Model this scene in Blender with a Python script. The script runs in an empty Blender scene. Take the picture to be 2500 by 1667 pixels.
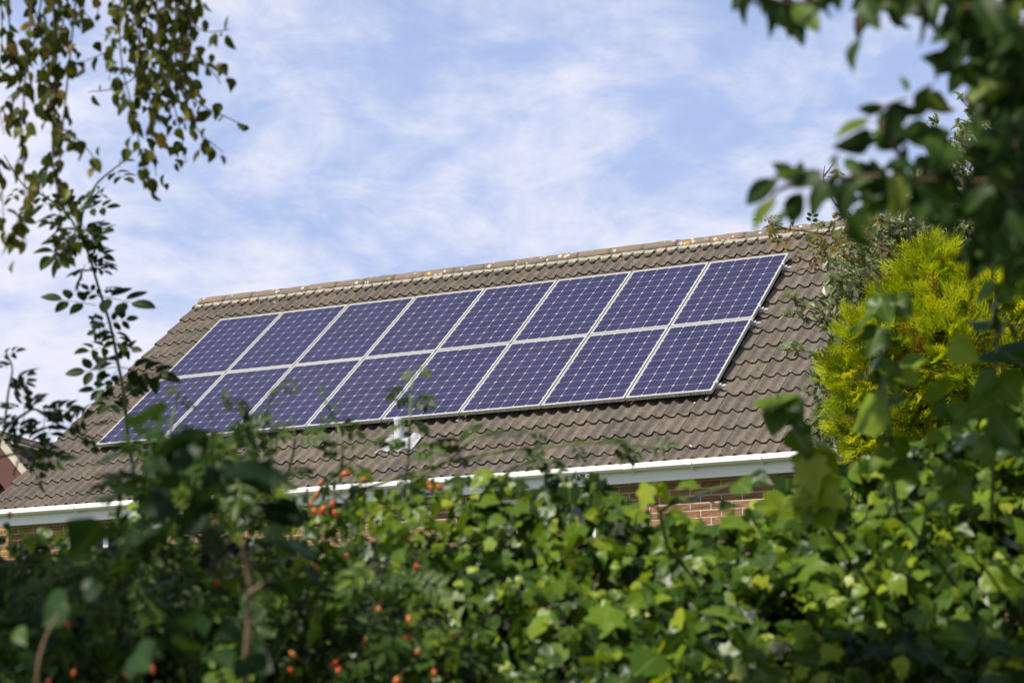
import bpy, math
import numpy as np
from mathutils import Vector, Matrix

rng = np.random.default_rng(7)
S = bpy.context.scene
C = S.collection
PI = math.pi

# ------------------------------------------------------------------ camera
CAM = np.array([0.0, 0.0, 1.6])
FPX, PITCH = 5198.65, 0.206346          # focal length in photo pixels, upward tilt
cp, sp = math.cos(PITCH), math.sin(PITCH)
cd = bpy.data.cameras.new("camera"); co = bpy.data.objects.new("camera", cd); C.objects.link(co)
co.location = CAM; co.rotation_euler = (PI / 2 + PITCH, 0, 0)
cd.sensor_width = 36; cd.lens = FPX / 2500 * 36
cd.clip_start = 0.05; cd.clip_end = 3000
cd.dof.use_dof = True; cd.dof.focus_distance = 23.0; cd.dof.aperture_fstop = 8.0
S.camera = co


def at(px, py, d):
    """photograph pixel + distance along the view axis -> world point"""
    X = (px - 1250) / FPX; U = (833.5 - py) / FPX
    return CAM + d * np.array([X, cp - U * sp, sp + U * cp])


# ------------------------------------------------------------------ object helpers
def link(o, parent=None):
    C.objects.link(o)
    if parent is not None:
        o.parent = parent
    return o


def tag(o, label=None, cat=None, group=None, kind=None):
    if label: o["label"] = label
    if cat: o["category"] = cat
    if group: o["group"] = group
    if kind: o["kind"] = kind
    return o


def empty(name, loc=(0, 0, 0), label=None, cat=None, group=None):
    o = bpy.data.objects.new(name, None); o.empty_display_size = 0.1
    o.location = loc; link(o)
    return tag(o, label, cat, group)


class MB:
    """collects shapes, links them as ONE mesh object"""
    def __init__(s):
        s.v = []; s.f = []; s.m = []; s.var = []; s.luv = []; s.n = 0

    def add(s, verts, faces, mat=0, var=0.5, luv=None):
        verts = np.asarray(verts, float).reshape(-1, 3)
        for f in faces:
            s.f.append(tuple(i + s.n for i in f)); s.m.append(mat)
        s.v.append(verts)
        s.var.append(np.full(len(verts), var) if np.isscalar(var) else np.asarray(var))
        s.luv.append(np.zeros((len(verts), 3)) if luv is None else luv)
        s.n += len(verts)

    def box(s, lo, hi, mat=0, var=0.5):
        x0, y0, z0 = lo; x1, y1, z1 = hi
        s.add([(x0, y0, z0), (x1, y0, z0), (x1, y1, z0), (x0, y1, z0), (x0, y0, z1), (x1, y0, z1), (x1, y1, z1), (x0, y1, z1)],
              [(0, 3, 2, 1), (4, 5, 6, 7), (0, 1, 5, 4), (1, 2, 6, 5), (2, 3, 7, 6), (3, 0, 4, 7)], mat, var)

    def extrude(s, prof, x0, x1, mat=0, caps=True, closed=True):
        """profile of (y,z) swept along x"""
        n = len(prof)
        v = [(x0, p[0], p[1]) for p in prof] + [(x1, p[0], p[1]) for p in prof]
        m = n if closed else n - 1
        f = [(i, (i + 1) % n, n + (i + 1) % n, n + i) for i in range(m)]
        if caps and closed:
            f += [tuple(range(n))[::-1], tuple(range(n, 2 * n))]
        s.add(v, f, mat)

    def tube(s, pts, r0, r1, sides=6, mat=0, var=0.5, knob=0.0):
        pts = np.asarray(pts, float); n = len(pts)
        t = np.gradient(pts, axis=0); t /= np.linalg.norm(t, axis=1)[:, None] + 1e-9
        ref = np.array([0.3, 0.9, 0.31])
        vs = []
        for i in range(n):
            a = np.cross(t[i], ref); a /= np.linalg.norm(a) + 1e-9; b = np.cross(t[i], a)
            r = r0 + (r1 - r0) * i / (n - 1)
            r *= 1 + knob * rng.uniform(-1, 1)
            for k in range(sides):
                w = 2 * PI * k / sides
                vs.append(pts[i] + r * (math.cos(w) * a + math.sin(w) * b))
        f = [(i * sides + k, i * sides + (k + 1) % sides, (i + 1) * sides + (k + 1) % sides, (i + 1) * sides + k)
             for i in range(n - 1) for k in range(sides)]
        f += [tuple(range(sides))[::-1], tuple(range((n - 1) * sides, n * sides))]
        s.add(vs, f, mat, var)

    def build(s, name, mats, parent=None, smooth=False, base=None, sub=False):
        v = np.concatenate(s.v)
        if base is not None: v = v - np.asarray(base)
        me = bpy.data.meshes.new(name)
        me.from_pydata(v.tolist(), [], s.f)
        for m in (mats if isinstance(mats, (list, tuple)) else [mats]):
            me.materials.append(m)
        me.polygons.foreach_set("material_index", s.m)
        if smooth: me.polygons.foreach_set("use_smooth", [True] * len(s.f))
        a = me.attributes.new("var", 'FLOAT', 'POINT'); a.data.foreach_set("value", np.concatenate(s.var).astype(np.float32))
        b = me.attributes.new("luv", 'FLOAT_VECTOR', 'POINT'); b.data.foreach_set("vector", np.concatenate(s.luv).astype(np.float32).ravel())
        me.update()
        return link(bpy.data.objects.new(name, me), parent)


def nrm(a):
    a = np.asarray(a, float)
    return a / (np.linalg.norm(a, axis=-1, keepdims=True) + 1e-12)


def out_of_view(p):
    """True for points that lie outside the camera's frame (with a margin)"""
    q = np.asarray(p) - CAM; f = q[:, 1] * cp + q[:, 2] * sp; u = -q[:, 1] * sp + q[:, 2] * cp
    x = 1250 + FPX * q[:, 0] / np.maximum(f, 0.01); y = 833.5 - FPX * u / np.maximum(f, 0.01)
    return (f < 0.05) | (y < -330) | (x < -330) | (x > 2830) | (y > 1900)


class Leaves:
    """many leaf shapes, ONE mesh (surface pattern of a crown)"""
    def __init__(s): s.V = []; s.F = []; s.A = []; s.L = []; s.n = 0; s.count = 0

    def add(s, tmpl, pos, ydir, nor, size, var, zs=None):
        tv, tf = tmpl
        pos = np.atleast_2d(pos); N = len(pos)
        Y = nrm(np.broadcast_to(ydir, (N, 3))); nor = np.broadcast_to(nor, (N, 3))
        Z = nrm(nor - (nor * Y).sum(1)[:, None] * Y); X = np.cross(Y, Z)
        size = np.broadcast_to(size, (N,)); var = np.broadcast_to(var, (N,))
        zs = rng.uniform(0.3, 1.5, N) if zs is None else np.broadcast_to(zs, (N,))
        wx = rng.uniform(0.86, 1.1, N)
        k = len(tv)
        v = (pos[:, None] + size[:, None, None] * (tv[None, :, 0, None] * X[:, None] * wx[:, None, None] + tv[None, :, 1, None] * Y[:, None]
             + tv[None, :, 2, None] * zs[:, None, None] * Z[:, None]))
        s.V.append(v.reshape(-1, 3))
        s.F.append((tf[None] + (s.n + np.arange(N) * k)[:, None, None]).reshape(-1, 3))
        s.A.append(np.repeat(var, k)); s.L.append(np.tile(tv, (N, 1)))
        s.n += N * k; s.count += N

    def build(s, name, mat, parent=None, base=(0, 0, 0), smooth=True):
        v = (np.concatenate(s.V) - np.asarray(base)).astype(np.float32); f = np.concatenate(s.F).astype(np.int32)
        me = bpy.data.meshes.new(name)
        me.vertices.add(len(v)); me.vertices.foreach_set("co", v.ravel())
        me.loops.add(len(f) * 3); me.loops.foreach_set("vertex_index", f.ravel())
        me.polygons.add(len(f)); me.polygons.foreach_set("loop_start", np.arange(0, len(f) * 3, 3, dtype=np.int32))
        me.polygons.foreach_set("use_smooth", np.full(len(f), smooth))
        a = me.attributes.new("var", 'FLOAT', 'POINT'); a.data.foreach_set("value", np.concatenate(s.A).astype(np.float32))
        b = me.attributes.new("luv", 'FLOAT_VECTOR', 'POINT'); b.data.foreach_set("vector", np.concatenate(s.L).astype(np.float32).ravel())
        me.materials.append(mat)
        me.update(calc_edges=True); me.validate()
        return link(bpy.data.objects.new(name, me), parent)


# ------------------------------------------------------------------ materials
class NT:
    def __init__(s, m):
        m.use_nodes = True; s.t = m.node_tree; s.n = s.t.nodes; s.l = s.t.links

    def new(s, typ, **kw):
        o = s.n.new(typ)
        for k, v in kw.items(): setattr(o, k, v)
        return o

    def set(s, sock, v):
        if hasattr(v, "is_output"): s.l.new(v, sock)
        else: sock.default_value = v

    def math(s, op, a, b=0.0, c=0.0, clamp=False):
        o = s.new("ShaderNodeMath", operation=op, use_clamp=clamp)
        for i, x in enumerate((a, b, c)): s.set(o.inputs[i], x)
        return o.outputs[0]

    def mix(s, f, a, b, blend='MIX'):
        o = s.new("ShaderNodeMix", data_type='RGBA', blend_type=blend)
        s.set(o.inputs[0], f); s.set(o.inputs[6], a if hasattr(a, "is_output") else (*a, 1)); s.set(o.inputs[7], b if hasattr(b, "is_output") else (*b, 1))
        return o.outputs[2]

    def ramp(s, f, stops, interp='LINEAR'):
        o = s.new("ShaderNodeValToRGB"); o.color_ramp.interpolation = interp
        e = o.color_ramp.elements
        while len(e) < len(stops): e.new(0.5)
        for i, (p, c) in enumerate(stops):
            e[i].position = p; e[i].color = (*c, 1) if len(c) == 3 else c
        s.set(o.inputs[0], f); return o.outputs[0]

    def noise(s, vec, scale, detail=4, rough=0.55, dist=0.0):
        o = s.new("ShaderNodeTexNoise"); s.set(o.inputs["Vector"], vec)
        o.inputs["Scale"].default_value = scale; o.inputs["Detail"].default_value = detail
        o.inputs["Roughness"].default_value = rough; o.inputs["Distortion"].default_value = dist
        return o.outputs["Fac"]

    def vor(s, vec, scale, out="Distance", feature='F1'):
        o = s.new("ShaderNodeTexVoronoi", feature=feature); s.set(o.inputs["Vector"], vec); o.inputs["Scale"].default_value = scale
        return o.outputs[out]

    def mapping(s, vec, sc=(1, 1, 1), rot=(0, 0, 0), loc=(0, 0, 0)):
        o = s.new("ShaderNodeMapping"); s.set(o.inputs[0], vec)
        o.inputs["Scale"].default_value = sc; o.inputs["Rotation"].default_value = rot; o.inputs["Location"].default_value = loc
        return o.outputs[0]

    def obj(s): return s.new("ShaderNodeTexCoord").outputs["Object"]

    def step(s, x, lo, hi):
        o = s.new("ShaderNodeMapRange", interpolation_type='SMOOTHSTEP')
        s.set(o.inputs[0], x); o.inputs[1].default_value = lo; o.inputs[2].default_value = hi
        return o.outputs[0]

    def bump(s, h, strength, dist=0.01):
        o = s.new("ShaderNodeBump"); s.set(o.inputs["Height"], h); o.inputs["Strength"].default_value = strength
        o.inputs["Distance"].default_value = dist
        return o.outputs[0]


def pbr(name):
    m = bpy.data.materials.new(name); t = NT(m); b = t.n["Principled BSDF"]
    return m, t, b


def simple(name, col, rough=0.6, var=0.15, scale=8.0, metallic=0.0, bump=0.0):
    m, t, b = pbr(name)
    n = t.noise(t.obj(), scale, 5)
    t.set(b.inputs["Base Color"], t.mix(n, tuple(c * (1 - var) for c in col), tuple(min(1, c * (1 + var)) for c in col)))
    b.inputs["Roughness"].default_value = rough; b.inputs["Metallic"].default_value = metallic
    if bump: t.set(b.inputs["Normal"], t.bump(n, bump))
    return m


def leaf_mat(name, stops, rough=0.45, trans=0.35, under=None, vein=0.25, spec=0.5, tint=(1.25, 1.2, 0.5)):
    m, t, b = pbr(name)
    at_ = t.new("ShaderNodeAttribute", attribute_name="var"); lu = t.new("ShaderNodeAttribute", attribute_name="luv")
    col = t.ramp(at_.outputs["Fac"], stops)
    n = t.noise(t.obj(), 45.0, 3)
    col = t.mix(t.math('MULTIPLY', n, 0.45), col, t.mix(1.0, col, (0.45, 0.5, 0.4), 'MULTIPLY'))
    sx = t.new("ShaderNodeSeparateXYZ"); t.set(sx.inputs[0], lu.outputs["Vector"])
    mid = t.math('SUBTRACT', 1.0, t.step(t.math('ABSOLUTE', sx.outputs[0]), 0.0, 0.045))
    col = t.mix(t.math('MULTIPLY', mid, vein), col, (0.30, 0.36, 0.10))
    if under:
        g = t.new("ShaderNodeNewGeometry")
        col = t.mix(g.outputs["Backfacing"], col, under)
    t.set(b.inputs["Base Color"], col)
    b.inputs["Roughness"].default_value = rough; b.inputs["Specular IOR Level"].default_value = spec
    tr = t.new("ShaderNodeBsdfTranslucent")
    t.set(tr.inputs[0], t.mix(1.0, col, tint, 'MULTIPLY'))
    mx = t.new("ShaderNodeMixShader"); mx.inputs[0].default_value = trans
    t.l.new(b.outputs[0], mx.inputs[1]); t.l.new(tr.outputs[0], mx.inputs[2])
    t.l.new(mx.outputs[0], t.n["Material Output"].inputs[0])
    return m


# roof tile
def tile_material(name, base, edge=False):
    m, t, b = pbr(name); o = t.obj()
    at_ = t.new("ShaderNodeAttribute", attribute_name="var").outputs["Fac"]
    n1 = t.noise(o, 60, 5, 0.75); n2 = t.noise(o, 2.2, 5, 0.6); n3 = t.noise(o, 14, 5, 0.7)
    c = t.mix(n1, tuple(x * 0.5 for x in base), tuple(x * 1.5 for x in base))
    c = t.mix(t.step(n2, 0.40, 0.62), c, t.mix(1.0, c, (0.80, 0.84, 0.86), 'MULTIPLY'))
    c = t.mix(t.step(n3, 0.45, 0.62), c, t.mix(1.0, c, (1.38, 1.30, 1.15), 'MULTIPLY'))
    c = t.mix(t.math('MULTIPLY', at_, 0.5), c, t.mix(1.0, c, (0.72, 0.74, 0.8), 'MULTIPLY'))
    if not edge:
        sx = t.new("ShaderNodeSeparateXYZ"); t.set(sx.inputs[0], o)
        # orange lichen towards the ridge, white bird droppings anywhere
        near = t.math('MULTIPLY', t.step(sx.outputs[2], 7.72, 8.1), t.step(t.noise(o, 1.1, 2), 0.40, 0.62))
        lich = t.math('MULTIPLY', t.math('SUBTRACT', 1.0, t.step(t.math('ADD', t.vor(o, 7.0), t.math('MULTIPLY', t.noise(o, 30, 3), 0.25)), 0.20, 0.27)), near)
        c = t.mix(lich, c, (0.42, 0.25, 0.02))
        drop = t.math('SUBTRACT', 1.0, t.step(t.math('ADD', t.vor(t.mapping(o, (1, 1, 1), loc=(3.3, 1.2, 0)), 3.1), t.math('MULTIPLY', t.noise(o, 26, 3), 0.12)), 0.095, 0.115))
        c = t.mix(t.math('MULTIPLY', drop, t.step(t.noise(o, 0.9, 2), 0.47, 0.5)), c, (0.72, 0.72, 0.7))
    t.set(b.inputs["Base Color"], c); b.inputs["Roughness"].default_value = 0.9; b.inputs["Specular IOR Level"].default_value = 0.2
    t.set(b.inputs["Normal"], t.bump(n1, 0.6, 0.005))
    return m


M_tile = tile_material("concrete_tile", (0.152, 0.127, 0.106))
M_tedge = tile_material("moss_and_shadow_tile_edge", (0.080, 0.064, 0.045), True)  # moss colour, darkened further to strengthen the shadow lines under each course


def ridge_material():
    m, t, b = pbr("lichened_ridge"); o = t.obj()
    oi = t.new("ShaderNodeObjectInfo").outputs["Random"]
    off = t.new("ShaderNodeVectorMath", operation='SCALE'); off.inputs[0].default_value = (17.0, 9.0, 5.0); t.set(off.inputs[3], oi)
    ad = t.new("ShaderNodeVectorMath", operation='ADD'); t.set(ad.inputs[0], o); t.l.new(off.outputs[0], ad.inputs[1]); v = ad.outputs[0]
    n1 = t.noise(v, 60, 5, 0.7)
    base = t.ramp(oi, [(0.0, (0.15, 0.135, 0.110)), (0.45, (0.19, 0.15, 0.118)), (1.0, (0.22, 0.158, 0.118))])
    c = t.mix(n1, t.mix(1.0, base, (0.6, 0.6, 0.6), 'MULTIPLY'), t.mix(1.0, base, (1.4, 1.35, 1.3), 'MULTIPLY'))
    d = t.math('ADD', t.vor(v, 11), t.math('MULTIPLY', t.noise(v, 40, 3), 0.3))
    ring = t.math('SUBTRACT', 1.0, t.step(d, 0.38, 0.46))
    ring = t.math('MULTIPLY', ring, t.step(t.noise(v, 3.0, 2), 0.44, 0.56))
    c = t.mix(ring, c, (0.58, 0.55, 0.46))
    o2 = t.math('SUBTRACT', 1.0, t.step(t.math('ADD', t.vor(t.mapping(v, (1, 1, 1), loc=(5, 2, 7)), 4.2), t.math('MULTIPLY', t.noise(v, 30, 3), 0.3)), 0.26, 0.32))
    c = t.mix(o2, c, (0.50, 0.27, 0.02))
    t.set(b.inputs["Base Color"], c); b.inputs["Roughness"].default_value = 0.9
    t.set(b.inputs["Normal"], t.bump(n1, 0.5, 0.006))
    return m


M_ridge = ridge_material()


def mortar_material():
    m, t, b = pbr("lime_mortar"); o = t.obj(); n = t.noise(o, 35, 5, 0.7)
    t.set(b.inputs["Base Color"], t.ramp(n, [(0.3, (0.20, 0.18, 0.13)), (0.5, (0.34, 0.32, 0.26)), (0.7, (0.48, 0.46, 0.39))]))
    b.inputs["Roughness"].default_value = 0.95; t.set(b.inputs["Normal"], t.bump(n, 0.7, 0.01))
    return m


M_mortar = mortar_material()


def brick_material(name, c1, c2, mortar):
    m, t, b = pbr(name); o = t.obj()
    sx = t.new("ShaderNodeSeparateXYZ"); t.set(sx.inputs[0], o)
    cb = t.new("ShaderNodeCombineXYZ"); t.set(cb.inputs[0], t.math('ADD', sx.outputs[0], sx.outputs[1])); t.set(cb.inputs[1], sx.outputs[2])
    br = t.new("ShaderNodeTexBrick"); t.l.new(cb.outputs[0], br.inputs["Vector"])
    br.inputs["Scale"].default_value = 1.0; br.inputs["Brick Width"].default_value = 0.225; br.inputs["Row Height"].default_value = 0.075
    br.inputs["Mortar Size"].default_value = 0.006; br.inputs["Mortar Smooth"].default_value = 0.2
    br.inputs["Color1"].default_value = (*c1, 1); br.inputs["Color2"].default_value = (*c2, 1); br.inputs["Mortar"].default_value = (*mortar, 1)
    drag = t.noise(t.mapping(o, (14, 14, 90)), 1.0, 4, 0.65, 0.6)
    c = t.mix(t.math('MULTIPLY', t.step(drag, 0.35, 0.65), t.math('SUBTRACT', 1.0, br.outputs["Fac"])), br.outputs["Color"],
              t.mix(1.0, br.outputs["Color"], (0.55, 0.5, 0.45), 'MULTIPLY'))
    t.set(b.inputs["Base Color"], c); b.inputs["Roughness"].default_value = 0.9
    h = t.math('SUBTRACT', t.math('MULTIPLY', drag, 0.6), br.outputs["Fac"])
    t.set(b.inputs["Normal"], t.bump(h, 0.8, 0.008))
    return m


M_brick = brick_material("rustic_red_brick", (0.37, 0.19, 0.10), (0.30, 0.145, 0.075), (0.52, 0.46, 0.38))
M_brick2 = brick_material("golden_brick", (0.46, 0.24, 0.08), (0.40, 0.19, 0.06), (0.5, 0.42, 0.3))
M_redboard = simple("red_brown_paint", (0.10, 0.034, 0.024), 0.6, 0.3, 3)
M_cream = simple("weathered_cream_paint", (0.52, 0.47, 0.36), 0.7, 0.2, 9)


def white_plastic():
    m, t, b = pbr("white_plastic"); o = t.obj()
    n = t.noise(t.mapping(o, (40, 3, 6)), 1.0, 4, 0.7); n2 = t.noise(o, 3, 4)
    c = t.mix(t.step(n, 0.68, 0.85), (0.87, 0.86, 0.83), (0.55, 0.54, 0.49))
    c = t.mix(t.math('MULTIPLY', n2, 0.2), c, (0.70, 0.69, 0.66))
    t.set(b.inputs["Base Color"], c); b.inputs["Roughness"].default_value = 0.35
    return m


M_upvc = white_plastic()
M_dark = simple("dark_void", (0.02, 0.02, 0.022), 0.8)
M_glass, tg, bg_ = pbr("window_glass")
bg_.inputs["Base Color"].default_value = (0.03, 0.035, 0.04, 1); bg_.inputs["Roughness"].default_value = 0.04
tg.set(bg_.inputs["Normal"], tg.bump(tg.noise(tg.obj(), 1.4, 2), 0.05, 0.02))
M_lead = simple("lead_flashing", (0.43, 0.44, 0.46), 0.55, 0.4, 22, 0.0, 0.3)
M_pipe = simple("grey_pipe", (0.56, 0.56, 0.57), 0.45, 0.1, 12)


def frame_material():
    m, t, b = pbr("anodised_frame"); o = t.obj()
    sx = t.new("ShaderNodeSeparateXYZ"); t.set(sx.inputs[0], o)
    streak = t.step(t.noise(t.mapping(o, (70, 1, 3)), 1.0, 3, 0.6), 0.46, 0.58)
    low = t.math('LESS_THAN', sx.outputs[1], 0.0015)
    c = t.mix(t.math('MULTIPLY', t.math('MULTIPLY', streak, low), 0.75), (0.56, 0.56, 0.55), (0.17, 0.16, 0.08))
    t.set(b.inputs["Base Color"], c); b.inputs["Roughness"].default_value = 0.42; b.inputs["Metallic"].default_value = 0.15
    return m


M_frame = frame_material()
M_alu = simple("aluminium", (0.74, 0.75, 0.76), 0.35, 0.1, 20, 0.45)


def cell_material():
    m, t, b = pbr("solar_cells"); o = t.obj()
    sx = t.new("ShaderNodeSeparateXYZ"); t.set(sx.inputs[0], o)
    P = 0.158
    x = t.math('DIVIDE', t.math('SUBTRACT', sx.outputs[0], 0.022), P); y = t.math('DIVIDE', t.math('SUBTRACT', sx.outputs[1], 0.035), P)
    fx = t.math('ABSOLUTE', t.math('SUBTRACT', t.math('FRACT', x), 0.5)); fy = t.math('ABSOLUTE', t.math('SUBTRACT', t.math('FRACT', y), 0.5))
    inside = t.math('MULTIPLY', t.math('MULTIPLY', t.math('GREATER_THAN', x, 0.0), t.math('LESS_THAN', x, 6.0)),
                    t.math('MULTIPLY', t.math('GREATER_THAN', y, 0.0), t.math('LESS_THAN', y, 10.0)))
    cell = t.math('MULTIPLY', t.math('MULTIPLY', t.math('LESS_THAN', fx, 0.489), t.math('LESS_THAN', fy, 0.491)),
                  t.math('LESS_THAN', t.math('ADD', fx, fy), 0.880))
    cell = t.math('MULTIPLY', cell, inside)
    bus = t.math('LESS_THAN', t.math('ABSOLUTE', t.math('SUBTRACT', fx, 0.25)), 0.009)
    bus = t.math('MAXIMUM', bus, t.math('LESS_THAN', fx, 0.007))
    # each cell has its own shade of blue
    cx = t.new("ShaderNodeCombineXYZ"); t.set(cx.inputs[0], t.math('FLOOR', x)); t.set(cx.inputs[1], t.math('FLOOR', y))
    t.set(cx.inputs[2], t.math('MULTIPLY', t.new("ShaderNodeObjectInfo").outputs["Random"], 31.0))
    wn = t.new("ShaderNodeTexWhiteNoise"); t.l.new(cx.outputs[0], wn.inputs["Vector"])
    blue = t.mix(wn.outputs["Value"], (0.021, 0.020, 0.066), (0.030, 0.028, 0.092))
    blue = t.mix(t.math('MULTIPLY', t.noise(o, 5, 3), 0.5), blue, (0.038, 0.031, 0.088))
    blue = t.mix(t.math('MULTIPLY', t.new("ShaderNodeObjectInfo").outputs["Random"], 0.5), blue, t.mix(1.0, blue, (1.25, 1.2, 0.95), 'MULTIPLY'))
    blue = t.mix(bus, blue, (0.10, 0.098, 0.175))
    c = t.mix(cell, (0.45, 0.44, 0.43), blue)
    t.set(b.inputs["Base Color"], c); b.inputs["Roughness"].default_value = 0.5; b.inputs["Specular IOR Level"].default_value = 0.2
    b.inputs["Coat Weight"].default_value = 1.0; b.inputs["Coat Roughness"].default_value = 0.06; b.inputs["Coat IOR"].default_value = 1.4
    dust = t.noise(o, 2.5, 5, 0.6)
    t.set(b.inputs["Coat Roughness"], t.math('ADD', 0.05, t.math('MULTIPLY', dust, 0.12)))
    return m


M_cell = cell_material()

# foliage colours
L_ivy = leaf_mat("ivy_leaf", [(0.0, (0.010, 0.028, 0.005)), (0.35, (0.060, 0.125, 0.012)), (0.7, (0.180, 0.280, 0.020)), (0.92, (0.36, 0.44, 0.027)), (1.0, (0.38, 0.40, 0.05))],
                 rough=0.37, trans=0.36, vein=0.35, spec=0.34)
L_rose = leaf_mat("rose_leaf", [(0.0, (0.010, 0.026, 0.006)), (0.6, (0.060, 0.115, 0.015)), (0.88, (0.15, 0.22, 0.022)), (1.0, (0.27, 0.30, 0.035))], rough=0.45, trans=0.3, spec=0.25)
L_roseb = leaf_mat("autumn_rose_leaf", [(0.0, (0.07, 0.10, 0.02)), (0.4, (0.17, 0.17, 0.03)), (0.65, (0.30, 0.18, 0.03)), (0.85, (0.26, 0.09, 0.03)), (1.0, (0.42, 0.30, 0.15))], rough=0.5, trans=0.35)
L_birch = leaf_mat("birch_leaf", [(0.0, (0.040, 0.045, 0.012)), (0.5, (0.085, 0.105, 0.016)), (0.82, (0.19, 0.20, 0.03)), (0.95, (0.24, 0.14, 0.04)), (1.0, (0.30, 0.34, 0.10))], rough=0.45, trans=0.5, spec=0.25)
L_apple = leaf_mat("apple_leaf", [(0.0, (0.014, 0.036, 0.009)), (0.55, (0.042, 0.092, 0.016)), (0.88, (0.11, 0.18, 0.024)), (1.0, (0.20, 0.24, 0.04))], rough=0.45, trans=0.36, spec=0.2)
L_bramble = leaf_mat("bramble_leaf", [(0.0, (0.010, 0.026, 0.008)), (0.7, (0.030, 0.070, 0.018)), (1.0, (0.08, 0.14, 0.03))], rough=0.45, trans=0.28, vein=0.10, spec=0.2)
L_con = leaf_mat("golden_conifer", [(0.0, (0.07, 0.13, 0.010)), (0.35, (0.27, 0.38, 0.014)), (0.75, (0.54, 0.63, 0.022)), (0.93, (0.68, 0.68, 0.025)), (1.0, (0.26, 0.13, 0.03))], rough=0.6, trans=0.5, vein=0.0, spec=0.2, tint=(1.15, 1.1, 0.5))
L_sorb = leaf_mat("whitebeam_leaf", [(0.0, (0.07, 0.105, 0.040)), (0.6, (0.18, 0.225, 0.090)), (0.9, (0.34, 0.37, 0.22)), (1.0, (0.30, 0.28, 0.08))], rough=0.42, trans=0.15, under=(0.48, 0.50, 0.36), vein=0.35)
M_bark = simple("grey_brown_bark", (0.12, 0.085, 0.055), 0.85, 0.4, 25, 0, 0.5)
M_twig = simple("thin_brown_twig", (0.10, 0.055, 0.035), 0.7, 0.3, 30)
M_cane = simple("green_cane", (0.12, 0.16, 0.04), 0.55, 0.35, 25)
M_canebr = simple("brown_cane", (0.17, 0.105, 0.055), 0.6, 0.35, 25)
M_core = simple("hedge_shade_core", (0.016, 0.018, 0.009), 0.95, 0.5, 18, 0, 0.6)  # near-black: shade of the hedge hollows is put into this colour
M_hip, th_, bh_ = pbr("rose_hip_skin")
th_.set(bh_.inputs["Base Color"], th_.ramp(th_.new("ShaderNodeObjectInfo").outputs["Random"], [(0.0, (0.52, 0.05, 0.015)), (0.6, (0.58, 0.11, 0.02)), (1.0, (0.42, 0.17, 0.04))]))
bh_.inputs["Roughness"].default_value = 0.32
M_calyx = simple("dry_calyx", (0.16, 0.10, 0.04), 0.8)

# ------------------------------------------------------------------ light, world
Sdir = nrm(np.array([-0.513, -0.4175, 0.75]))
el = math.asin(Sdir[2]); az = math.atan2(Sdir[0], Sdir[1])
sl = bpy.data.lights.new("sun", 'SUN'); sl.energy = 5.0; sl.angle = math.radians(0.53); sl.color = (1.0, 0.94, 0.83)
so = bpy.data.objects.new("sun", sl); C.objects.link(so); so.location = (-20, -16, 30)
so.rotation_euler = Vector(-Sdir).to_track_quat('-Z', 'Y').to_euler()

W = bpy.data.worlds.new("World"); S.world = W; w = NT(W)
w.n.clear()
sky = w.new("ShaderNodeTexSky", sky_type='NISHITA'); sky.sun_disc = False
sky.sun_elevation = el; sky.sun_rotation = az; sky.air_density = 1.0; sky.dust_density = 0.6; sky.ozone_density = 1.5
bgs = w.new("ShaderNodeBackground"); bgs.inputs[1].default_value = 0.07; w.l.new(sky.outputs[0], bgs.inputs[0])
dirn = w.new("ShaderNodeTexCoord").outputs["Generated"]
sx = w.new("ShaderNodeSeparateXYZ"); w.set(sx.inputs[0], dirn)
zz = w.math('ADD', w.math('MAXIMUM', sx.outputs[2], 0.0), 0.30)
cbx = w.new("ShaderNodeCombineXYZ"); w.set(cbx.inputs[0], w.math('DIVIDE', sx.outputs[0], zz)); w.set(cbx.inputs[1], w.math('DIVIDE', sx.outputs[1], zz))
pl = cbx.outputs[0]
big = w.noise(w.mapping(pl, (1.0, 0.9, 1), (0, 0, 0.35), (25.09, 14.29, 0)), 1.9, 3, 0.5, 0.2)
fine = w.noise(w.mapping(pl, (1.0, 0.78, 1), (0, 0, -0.30), (19.17, 4.52, 0)), 6.2, 9, 0.60, 0.35)
wisp = w.noise(w.mapping(pl, (1.0, 1.1, 1), (0, 0, -0.45), (19.05, 26.04, 0)), 13.0, 7, 0.62, 0.5)
dens = w.math('ADD', w.math('MULTIPLY', big, 0.72), w.math('ADD', w.math('MULTIPLY', fine, 0.95), w.math('MULTIPLY', wisp, 0.52)))
low = w.step(sx.outputs[2], 0.34, 0.06)
dens = w.math('ADD', dens, w.math('MULTIPLY', low, 0.40))
dens = w.math('SUBTRACT', dens, w.math('MULTIPLY', w.step(sx.outputs[2], 0.36, 0.70), 0.45))      # mostly clear overhead
cloud = w.math('MULTIPLY', w.step(dens, 0.95, 1.38), 0.90)
bgc = w.new("ShaderNodeBackground"); bgc.inputs[0].default_value = (0.76, 0.76, 0.85, 1); bgc.inputs[1].default_value = 1.0
veil = w.new("ShaderNodeBackground"); veil.inputs[0].default_value = (0.41, 0.52, 0.82, 1); veil.inputs[1].default_value = 1.0   # bright thin haze low in the sky
mv = w.new("ShaderNodeMixShader"); w.set(mv.inputs[0], w.math('MULTIPLY', w.step(sx.outputs[2], 0.62, 0.30), 0.84))
w.l.new(bgs.outputs[0], mv.inputs[1]); w.l.new(veil.outputs[0], mv.inputs[2])
mxw = w.new("ShaderNodeMixShader"); w.set(mxw.inputs[0], cloud); w.l.new(mv.outputs[0], mxw.inputs[1]); w.l.new(bgc.outputs[0], mxw.inputs[2])
w.l.new(mxw.outputs[0], w.new("ShaderNodeOutputWorld").inputs[0])

S.view_settings.view_transform = 'Standard'; S.view_settings.look = 'None'; S.view_settings.exposure = 0.24; S.view_settings.gamma = 1.0
S.render.engine = 'CYCLES'
S.cycles.use_denoising = True
S.cycles.max_bounces = 6; S.cycles.transparent_max_bounces = 6

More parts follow.
